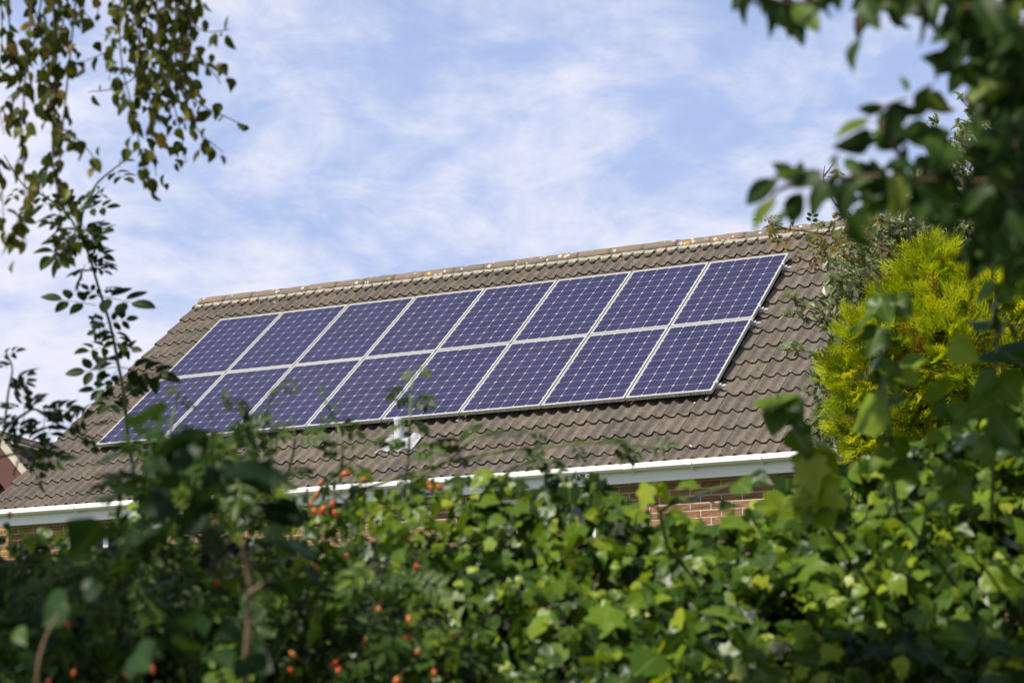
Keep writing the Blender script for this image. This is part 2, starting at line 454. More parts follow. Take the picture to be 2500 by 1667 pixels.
# ------------------------------------------------------------------ ground
g = MB(); g.add([(-900, -900, 0), (900, -900, 0), (900, 900, 0), (-900, 900, 0)], [(0, 1, 2, 3)])
mg, tgk, bgk = pbr("grass")
tgk.set(bgk.inputs["Base Color"], tgk.ramp(tgk.noise(tgk.obj(), 1.5, 6, 0.7), [(0.3, (0.035, 0.065, 0.015)), (0.7, (0.07, 0.11, 0.03))])); bgk.inputs["Roughness"].default_value = 0.9
tag(g.build("ground", mg), "mown grass garden ground", "ground", kind="structure")

# ------------------------------------------------------------------ house
PSI, TH = 0.468609, 0.678098
X0, Y0, Z0 = -3.934863, 28.081673, 6.185311 + 1.6          # top left corner of the solar array
ax = np.array([math.cos(PSI), -math.sin(PSI), 0.0]); nn = np.array([-math.sin(PSI), -math.cos(PSI), 0.0]); zz_ = np.array([0, 0, 1.0])
ct, st_ = math.cos(TH), math.sin(TH)
HR = Matrix(((ax[0], -nn[0], 0, X0), (ax[1], -nn[1], 0, Y0), (0, 0, 1, 0), (0, 0, 0, 1)))   # local x right, y away from viewer, z up
house = empty("brick_house", label="two storey red brick house with brown tiled roof carrying solar panels", cat="house")
house.matrix_world = HR


def rp(u, v, off=0.0):
    """roof plane: u along the eaves, v down the slope from the array top, off above the tile plane"""
    o = off - 0.118
    return np.array([u, -v * ct - o * st_, Z0 - v * st_ + o * ct])


UL, UR = -0.90, 9.62
V_AP = -0.93
# tiles
tails = [-0.68, -0.322] + [-0.322 + 0.358 * k for k in range(1, 14)] + [4.575]
TW = 0.3035; ns = 17
tl = MB()
ncol = int(math.ceil((UR - UL) / TW))
ss = np.linspace(0, 1, ns)
wave = 0.0205 * np.cos(2 * PI * (2 * ss - 0.16)) + 0.006 * np.cos(4 * PI * (2 * ss - 0.16))
for r, vt in enumerate(tails):
    top = V_AP + 0.02 if r == 0 else tails[r - 1] - 0.06
    for c in range(ncol):
        u0 = UL + c * TW; u1 = min(u0 + TW, UR)
        var = rng.uniform(0, 1); jo = rng.normal(0, 0.0016); jv = rng.normal(0, 0.004); tilt = rng.normal(0, 0.0014)
        vs = []
        vrows = [(top, -0.004), (0.5 * (top + vt), 0.010), (vt - 0.015, 0.0245), (vt + jv, 0.0235)]
        for v_, o_ in vrows:
            for q in range(ns):
                vs.append(rp(u0 + (u1 - u0 - 0.006) * ss[q], v_, o_ + wave[q] + jo + tilt * (ss[q] - 0.5)))
        for q in range(ns):                                   # under edge of the tail, a thick broken nose
            vs.append(rp(u0 + (u1 - u0 - 0.006) * ss[q], vt + jv - 0.002, 0.0235 - 0.027 + wave[q] * 0.96 + jo + tilt * (ss[q] - 0.5) + rng.normal(0, 0.0008)))
        nr = len(vrows)
        f = [(k * ns + q, (k + 1) * ns + q, (k + 1) * ns + q + 1, k * ns + q + 1) for k in range(nr - 1) for q in range(ns - 1)]
        tl.add(vs, f, 0, var)
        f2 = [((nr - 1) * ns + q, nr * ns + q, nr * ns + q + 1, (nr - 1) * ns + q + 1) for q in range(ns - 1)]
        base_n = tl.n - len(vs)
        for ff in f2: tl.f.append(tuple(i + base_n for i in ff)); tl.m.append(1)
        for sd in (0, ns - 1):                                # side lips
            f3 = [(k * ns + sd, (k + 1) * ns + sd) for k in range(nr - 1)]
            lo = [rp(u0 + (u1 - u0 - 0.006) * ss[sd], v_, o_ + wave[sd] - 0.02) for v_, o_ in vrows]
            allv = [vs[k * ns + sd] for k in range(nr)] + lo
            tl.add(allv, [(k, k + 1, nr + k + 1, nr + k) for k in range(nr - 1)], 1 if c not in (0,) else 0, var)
# boarding under the tiles and the back slope
ap = rp(0, V_AP, -0.03); ev = rp(0, 4.50, -0.03)
back_y = 2 * ap[1] - ev[1]
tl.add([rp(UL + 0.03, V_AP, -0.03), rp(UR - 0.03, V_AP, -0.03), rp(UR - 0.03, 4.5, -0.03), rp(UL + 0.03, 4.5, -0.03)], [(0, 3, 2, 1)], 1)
apt = rp(0, V_AP, 0.0)
tl.add([(UL, apt[1] + 0.001, apt[2]), (UR, apt[1] + 0.001, apt[2]), (UR, back_y, ev[2]), (UL, back_y, ev[2])], [(0, 1, 2, 3)], 0)
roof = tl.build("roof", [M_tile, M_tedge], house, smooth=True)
roof.data.set_sharp_from_angle(angle=math.radians(40)) if hasattr(roof.data, "set_sharp_from_angle") else None

# mortar bed with dentil slips, ridge tiles
mb = MB()
for k in range(2):
    sg = 1 if k == 0 else -1
    prof = []
    us = np.linspace(UL - 0.01, UR, 160)
    rows = [(-0.12, -0.05), (-0.160, -0.080), (-0.192, -0.112), (-0.20, -0.19)]
    vs = []
    for u in us:
        for (dy, dz) in rows:
            vs.append((u, apt[1] + sg * (dy + rng.normal(0, 0.003)), apt[2] + dz + rng.normal(0, 0.004)))
    nr = len(rows)
    f = [(i * nr + k_, i * nr + k_ + 1, (i + 1) * nr + k_ + 1, (i + 1) * nr + k_) for i in range(len(us) - 1) for k_ in range(nr - 1)]
    if k: f = [q[::-1] for q in f]
    mb.add(vs, f)
mb.box((UL - 0.012, apt[1] - 0.13, apt[2] - 0.13), (UL + 0.02, apt[1] + 0.13, apt[2] - 0.06))
mort = mb.build("mortar_bed", M_mortar, roof, smooth=True)
dm = MB()
for c in range(ncol * 2):
    u = UL + (c + 0.5) * TW / 2 + TW * 0.09
    if u > UR - 0.05: break
    ctr = rp(u, -0.665, 0.028) + rng.normal(0, 0.003, 3)
    a_ = np.array([1, 0, 0]); dn = np.array([0, -ct, -st_]); N_ = np.array([0, -st_, ct])
    vs = []; K = 10
    for lev, sc in ((-0.012, 1.0), (0.010, 0.95), (0.017, 0.6)):
        for k in range(K):
            w_ = 2 * PI * k / K
            vs.append(ctr + a_ * 0.055 * sc * math.cos(w_) + dn * 0.030 * sc * math.sin(w_) + N_ * lev)
    f = [(l * K + k, l * K + (k + 1) % K, (l + 1) * K + (k + 1) % K, (l + 1) * K + k) for l in range(2) for k in range(K)] + [tuple(range(2 * K, 3 * K))]
    dm.add(vs, f, 0, rng.uniform(0, 1))
dm.build("dentil_course", M_tile, roof, smooth=True)

RL = 0.452; rproto = MB()
arc = [(-0.150, -0.055), (-0.147, -0.02), (-0.118, 0.034), (-0.070, 0.068), (0.0, 0.082), (0.070, 0.068), (0.118, 0.034), (0.147, -0.02), (0.150, -0.055)]
arc = [(a_[0], -0.085 + (a_[1] + 0.055) * 0.80) for a_ in arc]
inn = [(p[0] * 0.88, p[1] - 0.016) for p in arc[::-1]]
pr = arc + inn
xs = np.linspace(0.003, RL - 0.003, 9)
vs = []; NP = len(pr)
for i, x in enumerate(xs):
    for p in pr:
        e = 0.93 if i in (0, len(xs) - 1) else 1.0
        vs.append((x, p[0] * e + rng.normal(0, 0.0015), p[1] * (1 if i not in (0, len(xs) - 1) else 0.96) + rng.normal(0, 0.0022)))
f = [(i * NP + k, (i + 1) * NP + k, (i + 1) * NP + (k + 1) % NP, i * NP + (k + 1) % NP) for i in range(len(xs) - 1) for k in range(NP)]
f += [tuple(range(NP)), tuple(range((len(xs) - 1) * NP, len(xs) * NP))[::-1]]
rproto.add(vs, f)
r0 = None
nrid = int((UR - UL) / RL)
for k in range(nrid + 1):
    loc = (UL + 0.045 + k * RL, apt[1], apt[2] + 0.022 + rng.normal(0, 0.003))
    if r0 is None:
        r0 = rproto.build("ridge_tile", M_ridge, roof, smooth=True); o = r0
    else:
        o = r0.copy(); C.objects.link(o); o.parent = roof
    o.location = loc; o.rotation_euler = (rng.normal(0, 0.012), rng.normal(0, 0.004), rng.normal(0, 0.004))

# wall
WY = -3.25; FY = WY - 0.165; GY = FY - 0.075
zs = 4.655                                     # soffit level
WL, WR = -0.72, 9.03
BY = back_y + 0.4
wins = [(0.12, 1.62, 3.35, 4.60), (5.55, 7.03, 3.35, 4.60)]
wm = MB()
# front wall with window openings (courses split round the openings)
xsplit = [WL] + [v for wn_ in wins for v in wn_[:2]] + [WR]
for i in range(len(xsplit) - 1):
    x0, x1 = xsplit[i], xsplit[i + 1]
    if i % 2 == 0: wm.box((x0, WY, 0), (x1, WY + 0.28, zs + 0.1))
    else: wm.box((x0, WY, 0), (x1, WY + 0.28, 3.35)); wm.box((x0, WY, 4.60), (x1, WY + 0.28, zs + 0.1))
wm.box((WL, WY + 0.28, 0), (WL + 0.28, BY, 5.0)); wm.box((WR - 0.28, WY + 0.28, 0), (WR, BY, 5.0)); wm.box((WL + 0.28, BY - 0.28, 0), (WR - 0.28, BY, 5.0))
for xg0, xg1 in ((WL, WL + 0.28), (WR - 0.28, WR)):       # gables
    yy0, yy1 = WY + 0.1, BY; ya = apt[1]; za = apt[2] - 0.22
    wm.add([(xg0, yy0, 5.0), (xg0, yy1, 5.0), (xg0, ya, za), (xg1, yy0, 5.0), (xg1, yy1, 5.0), (xg1, ya, za)], [(0, 2, 1), (3, 4, 5), (0, 3, 5, 2), (2, 5, 4, 1)])
wm.box((WR + 0.002, WY + 0.03, 4.50), (WR + 0.16, WY + 0.3, zs + 0.05))       # corbel under the verge
wm.build("wall", M_brick, house)

fb = MB()
fz1 = 4.825
prof = [(FY, zs), (FY, fz1), (FY + 0.02, fz1), (FY + 0.02, zs + 0.022), (WY - 0.002, zs + 0.022), (WY - 0.002, zs + 0.012), (FY + 0.02, zs + 0.012), (FY + 0.02, zs)]
fb.extrude(prof, UL + 0.02, UR - 0.02)
fb.extrude([(FY - 0.012, zs - 0.004), (FY - 0.012, zs + 0.034), (FY - 0.001, zs + 0.040), (FY - 0.001, zs - 0.004)], UL + 0.02, UR - 0.02)   # moulded lower lip
fb.build("fascia_board", M_upvc, house)
for xj in (7.63, 4.1, 1.2):
    q = MB(); q.box((xj, FY - 0.004, zs + 0.042), (xj + 0.09, FY - 0.001, fz1 - 0.005))
    q.build("fascia_joint", M_upvc, house)

gt = MB()
gz = 4.838
gp = [(GY - 0.030, gz), (GY - 0.038, gz - 0.010), (GY - 0.044, gz - 0.034), (GY - 0.044, gz - 0.054), (GY - 0.022, gz - 0.070), (GY + 0.02, gz - 0.074), (GY + 0.055, gz - 0.066), (GY + 0.072, gz - 0.03), (GY + 0.073, gz)]
gin = [(p[0] + (0.004 if p[0] < GY + 0.02 else -0.004), p[1] + (0.004 if p[1] < gz - 0.05 else 0)) for p in gp[::-1]]
gt.extrude(gp + gin, UL + 0.02, 9.36)
gt.extrude(gp, 9.36, 9.368); gt.extrude(gp, UL + 0.012, UL + 0.02)
gut = gt.build("gutter", M_upvc, house, smooth=False)
brk = None
for xb in [0.45, 1.35, 2.25, 3.1, 3.95, 4.8, 5.55, 6.25, 6.92, 7.55, 8.20, 8.95]:
    if brk is None:
        q = MB(); gq = [(p[0] + (p[0] - GY) * 0.12 - 0.006, p[1] - 0.0045) for p in gp]
        q.extrude(gq + [(p[0], p[1] - 0.001) for p in gp[::-1]], -0.020, 0.020)
        q.extrude([(GY + 0.0, gz - 0.079), (FY + 0.0, gz - 0.11), (FY + 0.0, gz - 0.085), (GY + 0.03, gz - 0.072)], -0.009, 0.009)
        brk = q.build("gutter_bracket", M_upvc, gut); o = brk
    else:
        o = brk.copy(); C.objects.link(o); o.parent = gut
    o.location = (xb, 0, 0)
q = MB(); gq = [(p[0] + (p[0] - GY) * 0.12 - 0.005, p[1] - 0.0055) for p in gp]
q.extrude(gq + [(p[0], p[1] - 0.0012) for p in gp[::-1]], 7.47, 7.545); q.build("gutter_union", M_upvc, gut)
pp = None
for k, xo in enumerate((6.955, 7.06)):
    if pp is None:
        q = MB(); a = np.linspace(0, 2 * PI, 15)[:-1]
        vs = [(0.022 * math.cos(t), -0.10, 0.022 * math.sin(t)) for t in a] + [(0.022 * math.cos(t), 0.0, 0.022 * math.sin(t)) for t in a] + [(0.014 * math.cos(t), -0.10, 0.014 * math.sin(t)) for t in a] + [(0.014 * math.cos(t), -0.03, 0.014 * math.sin(t)) for t in a]
        n = 14
        f = [(k_, (k_ + 1) % n, n + (k_ + 1) % n, n + k_) for k_ in range(n)] + [(k_, 2 * n + k_, 2 * n + (k_ + 1) % n, (k_ + 1) % n) for k_ in range(n)] + [(2 * n + k_, 3 * n + k_, 3 * n + (k_ + 1) % n, 2 * n + (k_ + 1) % n) for k_ in range(n)]
        q.add(vs, f, 0); q.add([vs[3 * n + k_] for k_ in range(n)], [tuple(range(n))], 1)
        pp = q.build("overflow_pipe", [M_pipe, M_dark], house); o = pp
    else:
        o = pp.copy(); C.objects.link(o); o.parent = house
    o.location = (xo, FY, 4.742)
for (x0, x1, z0_, z1_) in wins:
    wf = MB(); y0_ = WY + 0.04; y1_ = WY + 0.11; t_ = 0.065
    xm = x0 + (x1 - x0) * 0.36
    wf.box((x0 + 0.001, y0_, z0_), (x0 + t_, y1_, z1_)); wf.box((x1 - t_, y0_, z0_), (x1 - 0.001, y1_, z1_)); wf.box((x0 + t_, y0_, z1_ - t_), (x1 - t_, y1_, z1_ - 0.001)); wf.box((x0 + t_, y0_, z0_ + 0.001), (x1 - t_, y1_, z0_ + t_))
    wf.box((xm, y0_ + 0.002, z0_ + t_), (xm + 0.07, y1_ - 0.002, z1_ - t_))
    wdw = wf.build("window", M_upvc, house)
    for (a0, a1) in ((x0 + t_, xm), (xm + 0.07, x1 - t_)):
        q = MB(); q.box((a0, y0_ + 0.03, z0_ + t_), (a1, y0_ + 0.035, z1_ - t_)); q.build("pane", M_glass, wdw)
    q = MB(); q.box((x0 - 0.05, WY - 0.03, z0_ - 0.05), (x1 + 0.05, WY + 0.04, z0_ - 0.002)); q.build("sill", M_upvc, wdw)

# vent pipe with lead slate
vp = empty("vent_pipe", label="short grey vent pipe with crumpled lead flashing on the lower roof", cat="vent pipe")
vu, vv = 4.43, 3.72
bp = rp(vu, vv, 0.03)
vp.matrix_world = HR @ Matrix.Translation(Vector(bp))
q = MB(); q.tube([(0, 0, -0.05), (0, 0, 0.10), (0, 0, 0.25)], 0.056, 0.056, 18); q.build("pipe", M_pipe, vp, smooth=True).data.set_sharp_from_angle(angle=0.7)
q = MB(); q.tube([(0, 0, 0.235), (0, 0, 0.262)], 0.063, 0.063, 18); q.tube([(0, 0, 0.262), (0, 0, 0.264)], 0.05, 0.05, 18, 1); q.build("pipe_collar", [M_pipe, M_dark], vp)
q = MB(); gu, gv = 26, 16
vs = []
for j in range(gv):
    for i in range(gu):
        fu = i / (gu - 1); fv = j / (gv - 1)
        uu = (fu - 0.5) * 0.46 + 0.02 * math.sin(fv * 3); v_ = -0.13 + fv * 0.33
        wv = 0.0175 * math.cos(2 * PI * (2 * ((vu + uu - UL) / TW) - 0.16))
        rr = math.hypot(uu, v_ * 0.9 + 0.0)
        lift = 0.055 * math.exp(-(rr / 0.085) ** 2)
        o_ = 0.038 + wv + lift + 0.010 * math.sin(23 * uu + 11 * v_) * math.sin(17 * v_ + 3)
        p = rp(vu + uu, vv + v_ + 0.012 * math.sin(20 * uu), o_) - bp
        vs.append(p)
q.add(vs, [(j * gu + i, (j + 1) * gu + i, (j + 1) * gu + i + 1, j * gu + i + 1) for j in range(gv - 1) for i in range(gu - 1)])
fl = q.build("flashing", M_lead, vp, smooth=True)
sm = fl.modifiers.new("thickness", 'SOLIDIFY'); sm.thickness = 0.006

# ------------------------------------------------------------------ solar panels
PWd, PHt, PX, PY = 0.992, 1.650, 1.012, 1.664
AX = Matrix(((1, 0, 0), (0, ct, -st_), (0, st_, ct))).transposed()
# panel local: x right, y up slope, z out of the roof
R3 = Matrix(((ax[0], 0, 0), (ax[1], 0, 0), (0, 0, 0)))
dn_w = nn * ct - zz_ * st_; up_w = -dn_w; N_w = nn * st_ + zz_ * ct
ORG = np.array([X0, Y0, Z0])


def roof_matrix(u, v, off):
    p = ORG + ax * u + dn_w * v + N_w * off
    return Matrix(((ax[0], up_w[0], N_w[0], p[0]), (ax[1], up_w[1], N_w[1], p[1]), (ax[2], up_w[2], N_w[2], p[2]), (0, 0, 0, 1)))


fr = MB(); lip = 0.012; dp = 0.040


def frame_bar(p, q_, inner_p, inner_q):
    v = [(*p, 0), (*q_, 0), (*inner_q, 0), (*inner_p, 0), (*p, -dp), (*q_, -dp), (*inner_q, -dp), (*inner_p, -dp)]
    fr.add(v, [(0, 1, 2, 3), (7, 6, 5, 4), (0, 4, 5, 1), (3, 2, 6, 7)])


Pw, Ph = PWd, PHt
frame_bar((0, 0), (Pw, 0), (lip, lip), (Pw - lip, lip)); frame_bar((Pw, 0), (Pw, Ph), (Pw - lip, lip), (Pw - lip, Ph - lip))
frame_bar((Pw, Ph), (0, Ph), (Pw - lip, Ph - lip), (lip, Ph - lip)); frame_bar((0, Ph), (0, 0), (lip, Ph - lip), (lip, lip))
names = ["leftmost", "second from the left", "third from the left", "fourth from the left", "fifth from the left", "sixth from the left", "seventh from the left", "rightmost"]
proto = None
for row in range(2):
    for k in range(8):
        if row == 0:
            lab = f"blue solar panel in the upper row by the ridge, {names[k]}"
        else:
            lab = f"blue solar panel in the lower row towards the gutter, {names[k]}"
        u = k * PX; v = row * PY + PHt
        if proto is None:
            p = empty("solar_panel"); fo = fr.build("frame", M_frame, p)
            q = MB(); q.box((lip, lip, -0.008), (Pw - lip, Ph - lip, -0.003)); q.box((lip + 0.001, lip + 0.001, -0.03), (Pw - lip - 0.001, Ph - lip - 0.001, -0.028))
            cs = q.build("cell_sheet", M_cell, p); proto = (p, fo, cs)
        else:
            p = proto[0].copy(); C.objects.link(p)
            for ch in proto[1:]:
                c_ = ch.copy(); C.objects.link(c_); c_.parent = p
        p.matrix_world = roof_matrix(u + rng.normal(0, 0.0006), v + rng.normal(0, 0.0007), rng.normal(0, 0.0004))
        tag(p, lab, "solar panel", "solar panels on the brown tiled roof")
rail0 = None
rlab = ["aluminium mounting rail under the top of the upper panel row, nearest the ridge", "aluminium mounting rail under the bottom of the upper panel row",
        "aluminium mounting rail under the top of the lower panel row", "aluminium mounting rail under the bottom of the lower panel row, nearest the gutter"]
for k, v in enumerate((0.30, 1.37, 1.70, 3.13)):
    if rail0 is None:
        r = empty("mounting_rail")
        q = MB(); L = 8.076 + 0.13
        q.extrude([(-0.02, -0.034), (0.02, -0.034), (0.02, -0.004), (0.008, -0.002), (0.006, -0.014), (-0.006, -0.014), (-0.008, -0.002), (-0.02, -0.004)], -0.05, L - 0.03)
        bar = q.build("rail_bar", M_alu, r)
        q = MB(); q.extrude([(-0.024, 0.0), (0.024, 0.0), (0.024, 0.044), (-0.024, 0.044)], 8.080, 8.096)
        q.extrude([(-0.024, 0.0425), (0.024, 0.0425), (0.024, 0.047), (-0.024, 0.047)], 8.064, 8.098)
        q.extrude([(-0.024, 0.0), (0.024, 0.0), (0.024, 0.012), (-0.024, 0.012)], 8.096, 8.124)
        q.tube([(8.085, 0, 0.046), (8.085, 0, 0.055)], 0.008, 0.008, 6)
        cl = q.build("end_clamp", M_alu, r)
        hook = []
        q = MB()
        q.extrude([(0.0, -0.040), (-0.20, -0.052), (-0.20, -0.058), (0.0, -0.046)], -0.015, 0.015)
        h0 = q.build("roof_hook", M_alu, r); hook.append(h0); h0.location = (8.0, 0, 0)
        for uh in (0.35, 1.9, 3.45, 5.0, 6.5):
            hh = h0.copy(); C.objects.link(hh); hh.parent = r; hh.location = (uh, 0, 0); hook.append(hh)
        rail0 = (r, bar, cl, *hook)
    else:
        r = rail0[0].copy(); C.objects.link(r)
        for ch in rail0[1:]:
            c_ = ch.copy(); C.objects.link(c_); c_.parent = r
    r.matrix_world = roof_matrix(0, v, -0.0415)
    tag(r, rlab[k], "mounting rail", "mounting rails of the solar array")

# ------------------------------------------------------------------ neighbouring house at far left
D2 = 29.5
apx = at(0, 1063, D2); ang = math.radians(18)
rd = np.array([math.sin(ang), math.cos(ang), 0]); sd_ = np.array([math.cos(ang), -math.sin(ang), 0])
nh = empty("neighbouring_house", label="golden brick house with red brown gable boards at the left edge", cat="house")
nh.matrix_world = Matrix(((sd_[0], rd[0], 0, apx[0]), (sd_[1], rd[1], 0, apx[1]), (0, 0, 1, 0), (0, 0, 0, 1)))
za = apx[2]; slope = math.tan(math.radians(48)); hw = 2.6
q = MB()
q.add([(-hw + .2, 0.25, 0), (hw - .2, 0.25, 0), (hw - .2, 0.25, za - hw * slope + .05), (0, 0.25, za - 0.15), (-hw + .2, 0.25, za - hw * slope + .05),
       (-hw + .2, 9, 0), (hw - .2, 9, 0), (hw - .2, 9, za - hw * slope + .05), (0, 9, za - 0.15), (-hw + .2, 9, za - hw * slope + .05)],
      [(0, 1, 2, 3, 4), (9, 8, 7, 6, 5), (1, 6, 7, 2), (5, 0, 4, 9)])
q.build("wall", M_brick2, nh)
q = MB()
for sg in (1, -1):
    rows = 14
    for k in range(rows):
        t0 = hw * k / rows; t1 = hw * (k + 1.08) / rows
        v = [(sg * t0, 0, za - t0 * slope), (sg * t1, 0, za - t1 * slope + 0.03), (sg * t1, 9.2, za - t1 * slope + 0.03), (sg * t0, 9.2, za - t0 * slope),
             (sg * t1, 0, za - t1 * slope - 0.01), (sg * t1, 9.2, za - t1 * slope - 0.01), (sg * t0, 0, za - t0 * slope - 0.03)]
        f = [(0, 1, 2, 3), (1, 4, 5, 2), (0, 6, 4, 1)]
        q.add(v, f if sg < 0 else [x[::-1] for x in f], 0, rng.uniform(0, 1))
nr_ = q.build("roof", M_tile, nh)
q = MB()
for k in range(20):
    q.extrude([(-0.13, -0.05), (-0.06, 0.05), (0, 0.07), (0.06, 0.05), (0.13, -0.05)], 0, 0.445)
    w_ = q.v[-1]; q.v[-1] = np.stack([w_[:, 1], w_[:, 0] + k * 0.46 - 0.02, w_[:, 2] + za + rng.normal(0, 0.006)], 1)
q.build("ridge_cap", M_ridge, nr_)
q = MB()
q.extrude([(-0.20, -0.14), (-0.15, -0.09), (0.15, -0.09), (0.20, -0.14)], 0.05, 9.1); w_ = q.v[-1]; q.v[-1] = np.stack([w_[:, 1], w_[:, 0], w_[:, 2] + za + 0.02], 1)
q.build("mortar_bed", M_mortar, nr_)
for nm, y0_, y1_, o0, o1, mt in (("bargeboard", -0.035, -0.003, 0.005, -0.13, M_cream), ("gable_board", 0.0, 0.24, -0.14, -0.62, M_redboard)):
    q = MB()
    for sg in (1, -1):
        v = []
        for y in (y0_, y1_):
            v += [(0, y, za + o0), (sg * hw, y, za - hw * slope + o0), (sg * hw, y, za - hw * slope + o1), (0, y, za + o1)]
        f = [(0, 1, 2, 3), (7, 6, 5, 4), (0, 4, 5, 1), (1, 5, 6, 2), (2, 6, 7, 3)]
        q.add(v, f if sg < 0 else [x[::-1] for x in f])
    q.build(nm, mt, nh)

# ------------------------------------------------------------------ leaf shapes (base at origin, tip along +y, upper face +z)
def grid_leaf(w_of_t, rows, fold=0.25, curl=-0.25, wav=0.0, serr=0.0):
    v = []; f = []
    for i in range(rows):
        t = i / (rows - 1)
        hw_ = w_of_t(t) * (1 - serr * (i % 2))
        for x in (-1, -0.5, 0, 0.5, 1):
            xx = x * hw_
            yy = t - (serr * 0.15 * abs(x) if i % 2 else 0) + 0.06 * abs(x) * hw_
            v.append((xx, yy, fold * abs(xx) + curl * t * t + wav * math.sin(7 * t + 3 * x) * abs(x)))
    for i in range(rows - 1):
        for k in range(4):
            a = i * 5 + k
            f += [(a, a + 1, a + 6), (a, a + 6, a + 5)]
    return np.array(v), np.array(f)


def outline_leaf(right, center=(0, 0.34), fold=0.18, curl=-0.22, wav=0.04):
    R = [(x, y) for x, y in right]
    out = R + [(-x, y) for x, y in R[::-1][1:] if abs(x) > 1e-6 or y < 0.5]
    if abs(out[-1][0]) < 1e-6: out = out[:-1]
    n = len(out); v = [(0, center[1], 0)]
    for sc in (0.5, 1.0):
        for k, (x, y) in enumerate(out):
            xx = center[0] + (x - center[0]) * sc; yy = center[1] + (y - center[1]) * sc
            v.append((xx, yy, 0))
    v = np.array(v)
    v[:, 2] = fold * np.abs(v[:, 0]) - 0.25 * np.abs(v[:, 0]) ** 2 + curl * (v[:, 1] - 0.3) ** 2 + wav * np.sin(9 * v[:, 0] + 2) * np.sin(8 * v[:, 1])
    f = []
    for k in range(n):
        k2 = (k + 1) % n
        f += [(0, 1 + k2, 1 + k), (1 + k, 1 + k2, 1 + n + k2), (1 + k, 1 + n + k2, 1 + n + k)]
    f = np.array(f)
    a, b, c = v[f[0][0]], v[f[0][1]], v[f[0][2]]
    if np.cross(b - a, c - a)[2] < 0: f = f[:, ::-1]
    return v, f


T_ivy = outline_leaf([(0, 0.03), (0.10, -0.05), (0.26, -0.07), (0.45, 0.03), (0.52, 0.12), (0.44, 0.24), (0.47, 0.33), (0.60, 0.47), (0.50, 0.53), (0.33, 0.55), (0.24, 0.66), (0.14, 0.84), (0, 1.0)])
T_ivy2 = outline_leaf([(0, 0.0), (0.16, -0.04), (0.36, 0.06), (0.46, 0.24), (0.42, 0.42), (0.33, 0.58), (0.2, 0.78), (0.08, 0.93), (0, 1.0)], fold=0.28, curl=-0.35)
T_ivy3 = outline_leaf([(0, 0.05), (0.14, -0.05), (0.34, -0.03), (0.55, 0.16), (0.50, 0.30), (0.56, 0.42), (0.44, 0.50), (0.34, 0.62), (0.18, 0.80), (0, 1.0)], fold=0.1, curl=-0.5, wav=0.07)
T_heart = outline_leaf([(0, 0.06), (0.12, -0.06), (0.30, -0.05), (0.46, 0.10), (0.50, 0.28), (0.42, 0.48), (0.28, 0.68), (0.13, 0.86), (0, 1.0)], fold=0.22, curl=-0.4, wav=0.05)
T_oval = grid_leaf(lambda t: 0.34 * math.sin(PI * min(1, t ** 0.8)) ** 0.8 if 0 < t < 1 else 0.0, 7, 0.3, -0.22)
T_apple = grid_leaf(lambda t: 0.27 * math.sin(PI * t ** 0.85) ** 0.85 if 0 < t < 1 else 0.0, 9, 0.35, -0.30, 0.03)
T_birch = outline_leaf([(0, 0.0), (0.2, 0.06), (0.36, 0.22), (0.36, 0.36), (0.24, 0.58), (0.10, 0.82), (0, 1.0)], fold=0.2, curl=-0.3)
T_sorb = grid_leaf(lambda t: 0.30 * math.sin(PI * t ** 0.9) ** 0.7 if 0 < t < 1 else 0.0, 12, 0.75, -0.22, 0.0, 0.42)


T_leaflet = grid_leaf(lambda t: 0.27 * math.sin(PI * min(1, t ** 0.85)) ** 0.75 if 0 < t < 1 else 0.0, 7, 0.3, -0.22)


def compound(n_pairs):
    v = []; f = []; n = 0
    tv, tf = T_leaflet
    spots = []
    for k in range(n_pairs):
        y = 0.26 + 0.56 * k / max(1, n_pairs)
        for sg in (-1, 1): spots.append((sg * 0.035, y, sg * 1.12))
    spots.append((0, 0.66, 0.0))
    for x, y, a in spots:
        s_ = 0.44 if a == 0 else 0.38
        c, s = math.cos(a), math.sin(a)
        w_ = np.stack([x + s_ * (tv[:, 0] * c + tv[:, 1] * s), y + s_ * (-tv[:, 0] * s + tv[:, 1] * c), s_ * tv[:, 2] - 0.25 * y * y], 1)
        v.append(w_); f.append(tf + n); n += len(tv)
    # rachis
    q = np.array([(-0.012, 0, 0), (0.012, 0, 0), (0.008, 0.65, -0.11), (-0.008, 0.65, -0.11), (0.010, 0.35, -0.035), (-0.010, 0.35, -0.035)])
    v.append(q); f.append(np.array([(0, 1, 4), (0, 4, 5), (5, 4, 2), (5, 2, 3)]) + n)
    return np.concatenate(v), np.concatenate(f)


T_c5, T_c7 = compound(2), compound(3)


def conifer_spray():
    v = []; f = []
    def blade(p, d, L, w_):
        p = np.array(p); d = nrm(np.array(d)); s = np.cross(d, (0, 0, 1.0)); s = nrm(s)
        n = len(v)
        w_ = w_ * 1.0
        v.extend([p - s * w_, p + s * w_, p + d * L * 0.6 + s * w_ * 1.1, p + d * L, p + d * L * 0.6 - s * w_ * 1.1])
        f.extend([(n, n + 1, n + 2), (n, n + 2, n + 4), (n + 4, n + 2, n + 3)])
    blade((0, 0, 0), (0, 1, 0), 1.0, 0.016)
    for i in range(8):
        t = 0.10 + 0.84 * i / 8; L = 0.50 * (1 - t) ** 0.6 + 0.10
        for sg in (-1, 1):
            a = 0.72 + 0.16 * math.sin(i * 3.1 + sg)
            p = np.array((0, t + 0.03 * sg, -0.10 * t * t)); d = np.array((sg * math.sin(a), math.cos(a), 0.22 * math.sin(i * 2.3 + sg)))
            blade(p, d, L * 0.62, 0.019)
            blade(p + d * L * 0.5, (sg * math.sin(a * 0.45), math.cos(a * 0.45), 0.15), L * 0.55, 0.016)     # tips curl upward
    return np.array(v), np.array(f)


T_spray = conifer_spray()


def rand_dirs(n):
    return nrm(rng.normal(size=(n, 3)))


